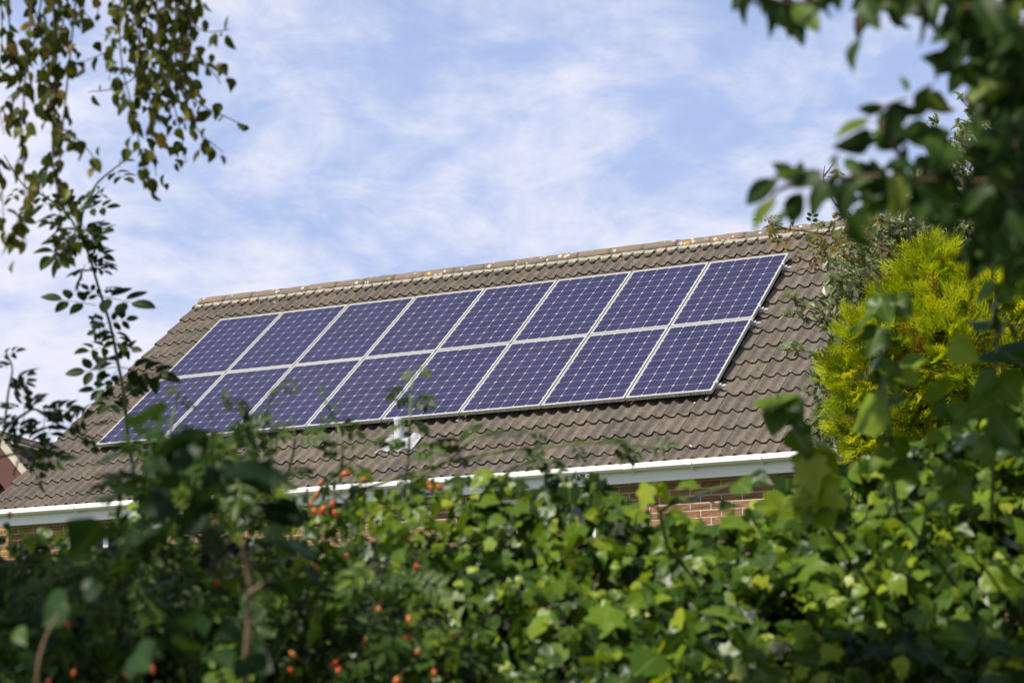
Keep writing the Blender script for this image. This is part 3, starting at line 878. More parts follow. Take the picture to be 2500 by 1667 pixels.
def path(pts, n=None):
    """smooth a list of 3D points (Catmull-Rom)"""
    P = np.asarray(pts, float)
    if len(P) == 2: return np.linspace(P[0], P[1], n or 8)
    Q = np.vstack([2 * P[0] - P[1], P, 2 * P[-1] - P[-2]]); out = []
    per = max(3, (n or 8 * (len(P) - 1)) // (len(P) - 1))
    for i in range(len(P) - 1):
        for t in np.linspace(0, 1, per, endpoint=False):
            a, b, c, d = Q[i], Q[i + 1], Q[i + 2], Q[i + 3]
            out.append(0.5 * ((2 * b) + (c - a) * t + (2 * a - 5 * b + 4 * c - d) * t * t + (3 * b - a - 3 * c + d) * t ** 3))
    out.append(P[-1]); return np.array(out)


def pix_path(pts, d, jit=0.0, n=None):
    P = [at(p[0], p[1], d + (p[2] if len(p) > 2 else rng.uniform(-jit, jit))) for p in pts]
    return path(P, n)


def blob(name, centers, mat, parent, base, rad_jit=0.12):
    """lumpy inner mass of twigs"""
    q = MB()
    for (c, r) in centers:
        nu, nv = 12, 8; vs = []
        r = np.broadcast_to(np.asarray(r, float), (3,))
        for j in range(nv + 1):
            for i in range(nu):
                t = PI * j / nv; p = 2 * PI * i / nu
                k = 1 + rng.uniform(-rad_jit, rad_jit)
                vs.append(np.asarray(c) + k * r * np.array([math.sin(t) * math.cos(p), math.sin(t) * math.sin(p), math.cos(t)]))
        q.add(vs, [(j * nu + i, (j + 1) * nu + i, (j + 1) * nu + (i + 1) % nu, j * nu + (i + 1) % nu) for j in range(nv) for i in range(nu)])
    return q.build(name, mat, parent, smooth=True, base=base)


CAMV = np.array([0, -1.0, -0.15])

# ------------------------------------------------------------------ ivy hedge across the foreground
hx = np.array([-2600, -1200, -300, 0, 60, 160, 260, 340, 450, 600, 700, 800, 900, 1000, 1150, 1300, 1440, 1520, 1600, 1720, 1830, 1950, 2080, 2250, 2400, 2550, 3000, 4200])
hy = np.array([1330, 1310, 1290, 1295, 1310, 1315, 1285, 1235, 1200, 1195, 1220, 1225, 1205, 1195, 1185, 1190, 1195, 1235, 1290, 1285, 1255, 1190, 1140, 1085, 1010, 980, 1080, 1180])
DT, DB = 4.15, 3.35     # distance at the top of the hedge face and at the lower edge of the frame


def hedge_point(px, t, back=0.0):
    """t = 0 at the top contour, 1 at the lower frame edge, >1 below it"""
    top = np.interp(px, hx, hy)
    py = top + t * (1667 - top)
    d = DT + (DB - DT) * np.minimum(t, 1.35) + back
    return px, py, d


hb = np.array([0.1, 3.9, 0.0])
ivy = empty("ivy_hedge", hb, "tall hedge of glossy green ivy filling the bottom of the view", "hedge")
lv = Leaves()
N = 24000
px = rng.uniform(-1500, 4000, N); t = rng.uniform(-0.02, 1.5, N)
clump = (np.sin(px / 61 + 1.7 * np.sin(t * 7 + px / 300)) * np.sin(t * 13 + 1.3 * np.sin(px / 83)) + 0.55 * np.sin(px / 29 + 4 * t) * np.sin(t * 27 + px / 77) + 0.25 * rng.normal(size=N))
keep = (clump > -0.34) | (rng.random(N) < 0.12) | (t < 0.10)
px = px[keep]; t = t[keep]; N = len(px); back = rng.exponential(0.10, N) * (0.4 + 0.6 * rng.random(N))
# clumps and dark hollows in the face
hol = np.sin(px / 95 + 2.0 * np.sin(t * 5)) * np.sin(t * 9 + px / 210) + 0.6 * np.sin(px / 47 + t * 17)
back += np.clip(hol - 0.3, 0, 2) * 0.16 + 0.05 * np.clip(-clump[keep], 0, 1)
pos = np.array([at(*hedge_point(a, b, c)) for a, b, c in zip(px, t, back)])
pos += rng.normal(0, 0.012, pos.shape)
nor = nrm(np.array([-0.18, -0.62, 0.62]) + rng.normal(0, 0.60, (N, 3)))
yd = nrm(np.stack([rng.normal(0, 0.7, N), rng.normal(-0.25, 0.35, N), rng.normal(-0.75, 0.5, N)], 1))
size = np.clip(rng.lognormal(math.log(0.033), 0.40, N), 0.017, 0.074)
right_ = np.clip((px - 900) / 700, 0, 1)
size *= 0.58 + 0.50 * right_
var = np.clip(rng.beta(1.25, 1.65, N) * 0.86 + 0.0 + 0.14 * np.sin(px / 130) * np.cos(t * 6), 0, 1)
young = rng.random(N) < 0.09; var[young] = rng.uniform(0.78, 0.96, young.sum()); size[young] *= 0.75
kind = rng.integers(0, 4, N)
for k, T in enumerate((T_ivy, T_ivy2, T_ivy3, T_ivy)):
    m_ = kind == k
    lv.add(T, pos[m_], yd[m_], nor[m_], size[m_], var[m_])
lv.build("foliage", L_ivy, ivy, hb)
# near-black core with interior shade put into its colour, stems
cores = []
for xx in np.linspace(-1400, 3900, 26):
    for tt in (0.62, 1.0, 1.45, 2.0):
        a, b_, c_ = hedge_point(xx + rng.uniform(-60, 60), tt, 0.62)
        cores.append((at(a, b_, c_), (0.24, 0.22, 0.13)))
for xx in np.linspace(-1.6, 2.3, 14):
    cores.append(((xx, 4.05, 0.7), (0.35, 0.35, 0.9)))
blob("inner_shade_mass", cores, M_core, ivy, hb, 0.2)
for k in range(16):
    a = rng.uniform(0, 2500); t0 = rng.uniform(0.15, 0.95)
    q = MB()
    pts = [at(*hedge_point(a + j * rng.uniform(25, 60) * (1 if k % 2 else -1), t0 + 0.05 * j * rng.uniform(-1, 1), 0.10 + rng.uniform(-0.04, 0.04))) for j in range(5)]
    q.tube(path(pts, 16), 0.0026, 0.0015, 5)
    q.build("stem", M_canebr, ivy, smooth=True, base=hb)

# ------------------------------------------------------------------ ivy shoots standing up from the hedge
def shoot_thing(name, label, cat, group, pix, d, leaves, mat_leaf, mat_stem, T, r0, r1, jit=0.03, extra=None, base_z0=True):
    """leaves: (base px, base py, tip px, tip py, width factor, tone)"""
    P = pix_path(pix, d, jit)
    base = np.array([P[0][0], P[0][1], 0.0])
    root = empty(name, base, label, cat, group)
    q = MB(); full = np.vstack([np.linspace(base, P[0], 6)[:-1], P]) if base_z0 else P
    q.tube(full, r0 * 1.2, r1, 7)
    L = Leaves()
    for lf in leaves:
        b = at(lf[0], lf[1], d + rng.uniform(-0.03, 0.03)); tip = at(lf[2], lf[3], d + rng.uniform(-0.06, 0.03))
        dv = tip - b; n = np.array([-0.42, -0.55, 0.62]) + rng.normal(0, 0.24, 3)
        tt = T[rng.integers(0, len(T))]
        L.add(tt, b, dv, n, np.linalg.norm(dv) * 1.05, lf[4] if len(lf) > 4 else rng.uniform(0.3, 0.8))
        j = int(np.argmin(((P - b) ** 2).sum(1)))
        if np.linalg.norm(P[j] - b) > 0.004: q.tube(path([P[j], 0.5 * (P[j] + b) + np.array([0, 0, 0.004]), b], 6), r1 * 0.9, r1 * 0.7, 5)
    q.build("stem", mat_stem, root, smooth=True, base=base)
    L.build("foliage", mat_leaf, root, base)
    return root


IV = (T_ivy, T_ivy3, T_ivy2)
gi = "ivy shoots climbing above the hedge"
shoot_thing("ivy_shoot", "young ivy shoot rising across the right end of the white gutter", "ivy shoot", gi,
            [(2010, 1290, 0.75), (1985, 1190, 0.12), (1962, 1100), (1930, 1030), (1905, 985), (1895, 955)], 3.5,
            [(1962, 1100, 2045, 1150, .95), (1975, 1120, 1990, 1210, .9), (1940, 1045, 1975, 1110, .5), (1915, 1000, 1885, 1050, .4), (1905, 985, 1955, 1030, .35), (1935, 1030, 1985, 1060, .45), (1985, 1180, 2060, 1235, .9),
             (1980, 1190, 1940, 1260, .8), (1995, 1215, 2030, 1280, .7), (1897, 965, 1880, 1000, .6), (2005, 1090, 2065, 1115, .8), (1990, 1240, 1930, 1235, .6)], L_ivy, M_cane, IV, 0.0032, 0.0014)
shoot_thing("ivy_shoot", "tall ivy shoot standing in front of the middle of the golden conifer", "ivy shoot", gi,
            [(2195, 1300, 0.75), (2178, 1150, 0.12), (2170, 1040), (2163, 960), (2152, 880), (2148, 800), (2143, 720), (2140, 680)], 3.45,
            [(2152, 880, 2195, 950, .55), (2130, 770, 2075, 800, .45), (2165, 740, 2215, 752, .5), (2148, 800, 2120, 870, .35), (2150, 870, 2105, 925, .4), (2165, 990, 2075, 1045, .75), (2172, 985, 2240, 965, .6),
             (2190, 885, 2230, 935, .8), (2163, 960, 2120, 980, .4), (2143, 720, 2170, 780, .4), (2175, 1100, 2120, 1150, .6), (2178, 1130, 2240, 1180, .55), (2170, 1060, 2215, 1110, .5), (2155, 900, 2145, 960, .3)], L_ivy, M_cane, IV, 0.0032, 0.0014)
shoot_thing("ivy_shoot", "dark ivy shoot with big lobed leaves near the right edge of the view", "ivy shoot", gi,
            [(2420, 1300, 0.75), (2425, 1100, 0.12), (2430, 950), (2432, 850), (2434, 760), (2428, 690), (2420, 645)], 3.3,
            [(2410, 640, 2360, 625, .7), (2425, 690, 2380, 740, .55), (2434, 720, 2490, 700, .5), (2430, 730, 2425, 810, .4), (2440, 760, 2490, 830, .35), (2320, 840, 2390, 880, .85), (2432, 850, 2500, 885, .3), (2430, 910, 2370, 960, .45),
             (2433, 920, 2490, 975, .5), (2430, 980, 2350, 1020, .5), (2430, 1010, 2480, 1080, .4), (2428, 1080, 2360, 1110, .5), (2428, 1060, 2500, 1110, .4), (2434, 790, 2390, 800, .5)], L_ivy, M_cane, IV, 0.0032, 0.0014)
shoot_thing("ivy_shoot", "leafy ivy shoot between the conifer and the hedge, with a curling tip", "ivy shoot", gi,
            [(2310, 1330, 0.75), (2315, 1200, 0.12), (2325, 1100), (2320, 1030), (2300, 965)], 3.4,
            [(2300, 1060, 2255, 1080, .75), (2325, 1100, 2390, 1060, .6), (2320, 1030, 2370, 985, .45), (2300, 965, 2265, 940, .7), (2318, 1010, 2275, 1010, .45), (2320, 1150, 2260, 1190, .5), (2320, 1120, 2380, 1160, .4), (2315, 1180, 2375, 1220, .5),
             (2312, 1220, 2250, 1260, .5)], L_ivy, M_cane, IV, 0.0032, 0.0014)
shoot_thing("ivy_shoot", "pale green ivy shoot hanging before the lit brick wall", "ivy shoot", gi,
            [(1640, 1400, 0.75), (1620, 1290, 0.12), (1600, 1225), (1590, 1190)], 3.7,
            [(1585, 1185, 1565, 1245, .93), (1605, 1180, 1615, 1222, .9), (1600, 1215, 1650, 1225, .6), (1640, 1230, 1600, 1262, .2), (1735, 1195, 1680, 1232, .1), (1800, 1175, 1830, 1200, .45), (1830, 1165, 1880, 1175, .15), (1795, 1230, 1760, 1240, .12), (1700, 1180, 1650, 1190, .6), (1665, 1215, 1690, 1222, .75)],
            L_ivy, M_cane, IV, 0.0035, 0.0016)

# ------------------------------------------------------------------ roses
HIPS = {}


def make_hip():
    q = MB(); n = 10; prof = [(0.0, 0.0), (0.30, 0.04), (0.46, 0.22), (0.52, 0.45), (0.44, 0.72), (0.26, 0.93), (0.14, 1.0)]
    vs = []
    for r, z in prof:
        for k in range(n): vs.append((r * 0.9 * math.cos(2 * PI * k / n), r * 0.9 * math.sin(2 * PI * k / n), -z))
    q.add(vs, [(j * n + k, j * n + (k + 1) % n, (j + 1) * n + (k + 1) % n, (j + 1) * n + k) for j in range(len(prof) - 1) for k in range(n)])
    for k in range(5):
        w_ = 2 * PI * k / 5; c, s = math.cos(w_), math.sin(w_)
        q.add([(0.1 * c - .05 * s, 0.1 * s + .05 * c, -1), (0.1 * c + .05 * s, 0.1 * s - .05 * c, -1), (0.28 * c, 0.28 * s, -1.38)], [(0, 1, 2)], 1)
    q.tube([(0, 0, 0), (0.03, 0, 0.5), (0.12, 0.02, 1.1)], 0.07, 0.06, 5, 1)
    return q


hip_src = [None]


def add_hips(parent, base, spots, d, size=0.0095):
    for (px_, py_) in spots:
        p = at(px_, py_, (d if d > 5 else np.interp(py_, [1150, 1250, 1667], [4.0, 3.85, 3.2])) + rng.uniform(-0.12, 0.0)) - base
        if hip_src[0] is None:
            o = make_hip().build("rose_hip", [M_hip, M_calyx], parent, smooth=True); hip_src[0] = o
        else:
            o = hip_src[0].copy(); C.objects.link(o); o.parent = parent
        s_ = size * rng.uniform(0.85, 1.25)
        o.location = p + np.array([0, 0, s_ * 0.5]); o.scale = (s_, s_, s_ * rng.uniform(1.15, 1.6)); o.rotation_euler = (rng.normal(0, 0.6), rng.normal(0, 0.6), rng.uniform(0, 6))


def rose(label, shoots, d, comp, mat_leaf=L_rose, mat_st=M_cane, auto=0.0, leafsize=0.075, rad=0.0035, hips=(), hipd=None, tones=(0.1, 0.75), group="wild roses tangled in the hedge", base=None, jit=0.05, name="dog_rose", filler=()):
    P0 = pix_path(shoots[0], d, jit)
    base = np.array([P0[0][0], P0[0][1], 0.0]) if base is None else np.array(base)
    root = empty(name, base, label, "rose bush", group)
    q = MB(); L = Leaves()
    for i, s in enumerate(shoots):
        P = P0 if i == 0 else pix_path(s, d, jit)
        if i == 0:
            P = np.vstack([np.linspace(base, P[0], 6)[:-1], P])
            q.tube(P, rad * 1.6, rad * 0.6, 6)
        else:
            q = MB(); q.tube(P, rad, rad * 0.45, 6)
        q.build("stem", mat_st, root, smooth=True, base=base)
        if auto:
            seg = np.linalg.norm(np.diff(P, axis=0), axis=1); cum = np.concatenate([[0], np.cumsum(seg)]); Ltot = cum[-1]
            start = cum[5] if i == 0 else 0.02
            s_ = start
            k = 0
            while s_ < Ltot:
                p = np.array([np.interp(s_, cum, P[:, c]) for c in range(3)])
                ddir = np.array([rng.choice([-1, 1]) * rng.uniform(0.6, 1), rng.uniform(-0.6, 0.5), rng.uniform(-0.45, 0.45)])
                L.add((T_c5, T_c7)[rng.integers(0, 2)], p, ddir, np.array([-0.2, -0.4, 0.8]) + rng.normal(0, 0.35, 3), leafsize * rng.uniform(0.7, 1.2), rng.uniform(*tones))
                s_ += auto * rng.uniform(0.6, 1.4); k += 1
    for lf in comp:
        b = at(lf[0], lf[1], d + rng.uniform(-0.04, 0.04)); tip = at(lf[2], lf[3], d + rng.uniform(-0.07, 0.05)); dv = tip - b
        L.add((T_c5, T_c7)[rng.integers(0, 2)], b, dv, np.array([-0.2, -0.75, 0.55]) + rng.normal(0, 0.25, 3), np.linalg.norm(dv) * (1.22 if d > 4.5 else 1.0), lf[4] if len(lf) > 4 else rng.uniform(*tones))
    for (cx, cy, rx, ry, n, dj) in filler:
        for k in range(n):
            w_ = rng.uniform(0, 2 * PI); r_ = math.sqrt(rng.random())
            p = at(cx + rx * r_ * math.cos(w_), cy + ry * r_ * math.sin(w_), d + rng.uniform(-dj, dj))
            L.add((T_c5, T_c7)[rng.integers(0, 2)], p, np.array([rng.normal(0, 0.8), rng.normal(-0.2, 0.5), rng.normal(-0.1, 0.6)]), np.array([-0.2, -0.5, 0.75]) + rng.normal(0, 0.4, 3), leafsize * rng.uniform(0.7, 1.25), rng.uniform(*tones))
    if L.count: L.build("foliage", mat_leaf, root, base)
    add_hips(root, base, hips, hipd or d)
    return root


# tall arching rose left of the roof
rose("tall dog rose with small dark leaflets against the sky left of the roof",
     [[(330, 1180), (312, 1060), (303, 970), (287, 880), (268, 790), (240, 700), (218, 625), (195, 575), (165, 525), (110, 480), (60, 455), (10, 380)],
      [(195, 570), (205, 510), (232, 455), (262, 425), (300, 395), (310, 380)], [(218, 640), (235, 600), (228, 575), (235, 560)], [(195, 560), (150, 560), (110, 590)]], 5.3,
     [(236, 746, 134, 720, .2), (232, 720, 340, 735, .15), (257, 789, 318, 775, .2), (257, 790, 225, 775, .2), (268, 800, 300, 830, .15), (275, 846, 210, 846, .3), (280, 846, 300, 830, .2), (286, 896, 190, 905, .15), (288, 900, 240, 950, .2),
      (293, 896, 395, 902, .15), (296, 949, 216, 945, .2), (216, 646, 262, 660, .25), (214, 640, 180, 690, .2), (222, 640, 275, 640, .35), (205, 600, 165, 600, .3), (205, 590, 250, 560, .3), (190, 560, 150, 590, .35), (195, 560, 250, 545, .2),
      (170, 530, 150, 470, .3), (160, 520, 110, 540, .3), (130, 495, 60, 500, .35), (205, 510, 270, 500, .2), (215, 490, 245, 460, .25), (232, 455, 250, 480, .15), (270, 418, 310, 428, .2), (300, 395, 320, 385, .2), (110, 480, 80, 430, .25), (60, 455, 20, 480, .6), (160, 560, 120, 540, .3), (170, 580, 120, 620, .3), (200, 560, 240, 600, .2), (180, 530, 215, 470, .3), (210, 610, 255, 620, .25), (225, 660, 190, 650, .2), (245, 710, 285, 700, .15), (270, 800, 225, 810, .2), (280, 850, 325, 850, .2), (265, 770, 300, 750, .15), (290, 890, 250, 870, .2), (297, 930, 340, 945, .2), (300, 955, 255, 985, .2), (250, 730, 210, 700, .2),
      (40, 430, 10, 390, .3), (195, 540, 235, 590, .3), (180, 545, 130, 640, .3), (300, 960, 350, 930, .2), (236, 690, 210, 720, .2)], tones=(0.05, 0.5), leafsize=0.08)
rose("dark dog rose sprigs leaning in from the left edge above the neighbouring gable",
     [[(-40, 1250), (-20, 1120), (10, 1050), (60, 1010), (90, 1000), (140, 1035)], [(10, 1050), (20, 960), (30, 900), (15, 860)], [(90, 1000), (150, 1040), (200, 1060), (260, 1080)], [(-20, 1120), (60, 1100), (110, 1070)]], 4.9,
     [(30, 930, 60, 905, .2), (25, 940, 75, 925, .15), (20, 900, -10, 880, .2), (60, 1010, 50, 940, .15), (70, 1005, 85, 960, .2), (90, 1000, 140, 1000, .2), (100, 1005, 170, 990, .2), (60, 1015, 40, 1060, .15), (40, 1030, 0, 1020, .2), (110, 1015, 100, 1050, .15),
      (130, 1030, 110, 1065, .2), (160, 1045, 200, 1010, .25), (200, 1055, 240, 1030, .2), (20, 1060, -20, 1080, .2), (80, 1090, 130, 1090, .3), (60, 1100, 30, 1140, .3), (90, 1085, 70, 1140, .35), (0, 870, 40, 850, .3), (10, 1040, 70, 1040, .2), (50, 1000, 10, 980, .25)],
     tones=(0.05, 0.4), leafsize=0.085, filler=[(150, 1120, 90, 35, 6, 0.15)])
rose("dog rose with thin leafy shoots and red hips before the lower roof and gutter",
     [[(760, 1420), (770, 1330), (785, 1250), (800, 1180), (850, 1130), (905, 1085)], [(830, 1180), (836, 1090), (820, 1030), (800, 990), (787, 965)], [(985, 1230), (998, 1100), (1000, 1040), (1003, 965), (1012, 900)],
      [(640, 1170), (642, 1060), (655, 990), (690, 935)], [(410, 1160), (418, 1040), (430, 985), (440, 945)], [(555, 1160), (590, 1050), (600, 1005), (560, 965)], [(1000, 1180), (1100, 1120), (1160, 1070), (1235, 1050)],
      [(900, 1190), (1050, 1140), (1200, 1105), (1340, 1090), (1480, 1080), (1600, 1095)], [(1180, 1210), (1260, 1140), (1330, 1120), (1360, 1140)], [(700, 1170), (720, 1080), (710, 1020)]], 4.25,
     [(1010, 905, 975, 920, .9), (1012, 900, 1062, 905, .92), (1002, 960, 955, 965, .35), (1003, 970, 1062, 990, .3), (1000, 1020, 945, 1040, .6), (1000, 1030, 1060, 1040, .4), (998, 1090, 945, 1080, .7), (998, 1100, 1070, 1090, .6),
      (800, 990, 830, 985, .4), (787, 965, 780, 940, .6), (822, 1035, 780, 1010, .3), (836, 1090, 890, 1075, .75), (836, 1100, 780, 1090, .4), (690, 935, 660, 950, .5), (690, 935, 730, 950, .3), (658, 985, 690, 970, .5), (645, 1050, 610, 1020, .3), (642, 1060, 690, 1050, .35),
      (440, 945, 400, 955, .4), (435, 970, 480, 990, .25), (420, 1030, 380, 1000, .5), (420, 1040, 470, 1040, .5), (560, 965, 535, 960, .5), (565, 970, 590, 990, .15), (595, 1000, 610, 1030, .15), (590, 1050, 640, 1010, .4),
      (1160, 1070, 1130, 1030, .4), (1180, 1065, 1210, 1040, .3), (1230, 1050, 1265, 1060, .3), (1100, 1120, 1080, 1080, .5), (1110, 1115, 1150, 1130, .35), (1340, 1090, 1300, 1060, .3), (1380, 1085, 1420, 1060, .4), (1400, 1085, 1430, 1120, .5),
      (1480, 1080, 1520, 1060, .2), (1500, 1082, 1540, 1120, .15), (1580, 1090, 1640, 1080, .3), (1250, 1140, 1220, 1170, .5), (1330, 1120, 1370, 1160, .15), (850, 1130, 905, 1160, .8), (850, 1130, 820, 1160, .5), (905, 1085, 930, 1060, .6)],
     hips=[(788, 1178), (777, 1207), (765, 1247), (796, 1243), (812, 1228), (760, 1228), (818, 1250), (1053, 1178), (1066, 1192), (1047, 1190), (855, 1160), (893, 1172), (765, 1383), (860, 1390), (882, 1408), (878, 1422), (888, 1400), (1020, 1385), (915, 1490), (927, 1488), (998, 1508), (1008, 1512), (1103, 1548), (850, 1358), (795, 1262), (1024, 1595), (822, 1620), (830, 1636), (1000, 1560), (895, 1560), (1060, 1640)],
     hipd=3.62, tones=(0.15, 0.6), leafsize=0.062, auto=0.12)
rose("dog rose with orange hips and many small leaflets in the lower left of the hedge",
     [[(330, 1700), (325, 1600), (320, 1500), (325, 1420)], [(160, 1700), (165, 1600), (175, 1500), (150, 1400)], [(480, 1700), (470, 1560), (440, 1450)], [(20, 1500), (25, 1380), (30, 1290)], [(620, 1700), (700, 1560), (760, 1450)], [(900, 1700), (880, 1600), (850, 1500)]], 3.45,
     [], hips=[(318, 1443), (160, 1522), (183, 1640), (303, 1648), (25, 1257), (565, 1215), (707, 1597), (705, 1640), (530, 1420), (372, 1632), (640, 1540), (252, 1510), (120, 1660), (975, 1660)], hipd=3.3, tones=(0.1, 0.85), leafsize=0.066, auto=0.05,
     filler=[(500, 1170, 190, 100, 110, 0.2), (150, 1460, 230, 140, 80, 0.25), (450, 1480, 260, 160, 80, 0.25), (800, 1500, 260, 170, 110, 0.25), (1000, 1580, 160, 90, 40, 0.2)])
rose("autumn rose with orange and yellow leaves at the right end of the roof ridge",
     [[(2330, 1150), (2310, 900), (2260, 700), (2180, 620), (2090, 590), (2000, 570), (1920, 560), (1880, 558)], [(2180, 620), (2100, 560), (2040, 500), (2012, 440), (2014, 405)], [(2012, 430), (2035, 400)], [(2090, 590), (2020, 620), (1965, 660)], [(1920, 560), (1885, 545), (1870, 530)],
      [(2260, 700), (2300, 720), (2380, 760)], [(2260, 700), (2200, 680), (2120, 660)], [(1885, 545), (1860, 560)]], 11.5,
     [], mat_leaf=L_roseb, mat_st=M_twig, auto=0.045, leafsize=0.08, rad=0.005, tones=(0.0, 0.75), jit=0.15, group="wild roses tangled in the hedge",
     filler=[(2010, 585, 60, 50, 30, 0.2), (2330, 770, 85, 60, 60, 0.15), (2200, 640, 120, 50, 34, 0.2), (2470, 800, 60, 90, 40, 0.2), (2080, 560, 70, 50, 24, 0.2), (1930, 570, 40, 25, 8, 0.1)])

# ------------------------------------------------------------------ bramble: large dark leaves close to the lens, left
bb = np.array([at(600, 1667, 2.35)[0], 2.35, 0.0])
br = empty("bramble_bush", bb, "dark large leaved bramble with a bare brown cane, closest plant at lower left", "bramble")
q = MB(); P = pix_path([(598, 1720), (602, 1600), (608, 1480), (606, 1400), (592, 1320)], 2.35, 0.01)
q.tube(np.vstack([np.linspace(bb, P[0], 6)[:-1], P]), 0.0044, 0.0028, 8, knob=0.08)
for s in ([(606, 1450), (640, 1425), (665, 1410)], [(100, 1720), (90, 1650), (110, 1560), (160, 1470)]):
    q.build("stem", M_canebr, br, smooth=True, base=bb); q = MB()
    q.tube(pix_path(s, 2.35, 0.02), 0.0026, 0.0016, 6)
q.build("stem", M_canebr, br, smooth=True, base=bb)
L = Leaves()
big_leaves = [(560, 1165, 760, 1190, .05), (600, 1130, 700, 1250, .02), (570, 1140, 640, 1060, .15), (540, 1180, 460, 1250, .1), (650, 1220, 770, 1290, .05), (440, 1130, 350, 1070, .3), (380, 1060, 300, 1010, .45), (380, 1060, 400, 980, .55), (400, 1090, 480, 1140, .2),
              (500, 1160, 590, 1230, .05), (420, 1220, 300, 1260, .1), (430, 1540, 430, 1470, .55), (470, 1500, 520, 1570, .45), (160, 1470, 60, 1550, .7), (160, 1480, 200, 1420, .45), (90, 1600, 10, 1650, .8), (60, 1590, 80, 1660, .6), (540, 1530, 620, 1580, .45), (600, 1570, 690, 1570, .35),
              (520, 1590, 590, 1640, .5), (640, 1290, 740, 1330, .1), (300, 1200, 200, 1240, .15), (660, 1180, 740, 1120, .05), (620, 1250, 560, 1330, .05), (480, 1240, 420, 1320, .15), (260, 1220, 170, 1300, .3), (700, 1320, 800, 1360, .1), (500, 1330, 560, 1400, .15), (340, 1290, 290, 1370, .2),
              (690, 1410, 740, 1470, .3), (250, 1560, 180, 1600, .5), (350, 1570, 420, 1620, .4), (450, 1080, 520, 1030, .3), (330, 1100, 250, 1120, .3)]
more = []
for lf in big_leaves:
    for k in range(1):
        jx, jy = rng.uniform(-60, 60, 2)
        more.append((lf[0] + jx, lf[1] + jy, lf[0] + jx + 0.62 * (lf[2] - lf[0]) + rng.uniform(-25, 25), lf[1] + jy + 0.62 * (lf[3] - lf[1]) + rng.uniform(-25, 25), min(1, lf[4] * rng.uniform(0.6, 1.8))))
big_leaves = [(a, b_, a + 0.62 * (c_ - a), b_ + 0.62 * (d__ - b_), e_) for a, b_, c_, d__, e_ in big_leaves] + more
for lf in big_leaves:
    if rng.random() < 0.18: continue
    d_ = 2.35 + rng.uniform(-0.12, 0.15); b = at(lf[0], lf[1], d_); tip = at(lf[2], lf[3], d_ + rng.uniform(-0.05, 0.05)); dv = tip - b
    L.add((T_heart, T_birch, T_ivy, T_ivy3)[rng.integers(0, 4)], b, dv, np.array([-0.2, -0.45, 0.7]) + rng.normal(0, 0.6, 3), np.linalg.norm(dv) * 1.1, lf[4])
L.build("foliage", L_bramble, br, bb)

# ------------------------------------------------------------------ birch: hanging twigs at the upper left, unseen crown enlarged for shade
tb = np.array([-2.9, 3.6, 0.0])
birch = empty("birch_tree", tb, "drooping birch with thin twigs and browning leaves hanging in the top left", "tree")
q = MB()
q.tube(path([tb, (-2.85, 3.6, 2), (-2.7, 3.5, 4), (-2.6, 3.4, 5.6), (-2.5, 3.3, 7.0)], 24), 0.11, 0.03, 10, knob=0.06)
limbs = [((-2.75, 3.55, 3.4), (-1.9, 4.1, 4.2), (-1.2, 4.5, 3.9), (-0.85, 4.6, 3.55)), ((-2.7, 3.5, 3.9), (-2.5, 2.9, 4.4), (-2.3, 2.5, 4.3)), ((-2.65, 3.45, 4.6), (-2.8, 2.6, 5.0), (-2.9, 2.2, 5.0)), ((-2.75, 3.5, 3.2), (-2.4, 4.2, 3.7), (-1.5, 4.6, 3.6), (-1.1, 4.65, 3.4)),
         ((-2.7, 3.5, 4.2), (-3.4, 3.2, 4.8)), ((-2.7, 3.5, 3.8), (-3.2, 4.2, 4.4))]
for l in limbs: q.tube(path(l, 18), 0.03, 0.008, 7)
q.build("trunk", M_bark, birch, smooth=True, base=tb)
strands = [[(300, -60), (292, 60), (300, 170), (330, 290), (348, 400), (376, 470)], [(350, -60), (360, 120), (366, 260), (372, 360), (382, 430)], [(420, -60), (402, 120), (420, 230), (442, 330), (455, 400)], [(430, -40), (470, 55), (510, 78), (562, 72)],
           [(400, 90), (460, 130), (520, 178), (538, 205)], [(430, 190), (490, 255), (550, 285), (600, 308)], [(450, 240), (485, 320), (545, 372)], [(330, 60), (262, 125), (200, 152)], [(345, 180), (285, 215), (215, 225)], [(380, -60), (385, 60), (390, 160), (380, 270), (375, 330)],
           [(440, -60), (450, 60), (440, 160), (455, 230)], [(320, -60), (335, 80), (350, 170), (340, 250)],
           [(20, -60), (28, 130), (60, 250), (45, 300)], [(62, -60), (105, 110), (112, 250), (140, 300)], [(132, -60), (134, 150), (128, 370), (140, 470), (152, 560), (162, 640)], [(85, -60), (62, 200), (52, 350), (62, 480), (34, 560), (20, 620)], [(0, -60), (5, 100), (-10, 200)],
           [(160, -60), (190, 10), (225, 50)], [(230, -60), (240, 10), (235, 55)], [(180, -60), (150, 80), (160, 130)], [(110, -60), (80, 120), (40, 230), (20, 300)], [(134, 300), (200, 350), (240, 400)], [(130, 380), (90, 440), (60, 520), (65, 600)], [(140, 440), (190, 520), (200, 580)], [(-40, 300), (0, 420), (10, 560)], [(-60, 100), (-20, 200), (10, 330)]]
for k in range(14):
    x_ = -90 - 62 * k + rng.uniform(-25, 25); L_ = rng.uniform(250, 620)
    strands.append([(x_, -60), (x_ + rng.uniform(-25, 25), L_ * 0.35), (x_ + rng.uniform(-40, 40), L_ * 0.7), (x_ + rng.uniform(-50, 50), L_)])
q = MB(); L = Leaves()
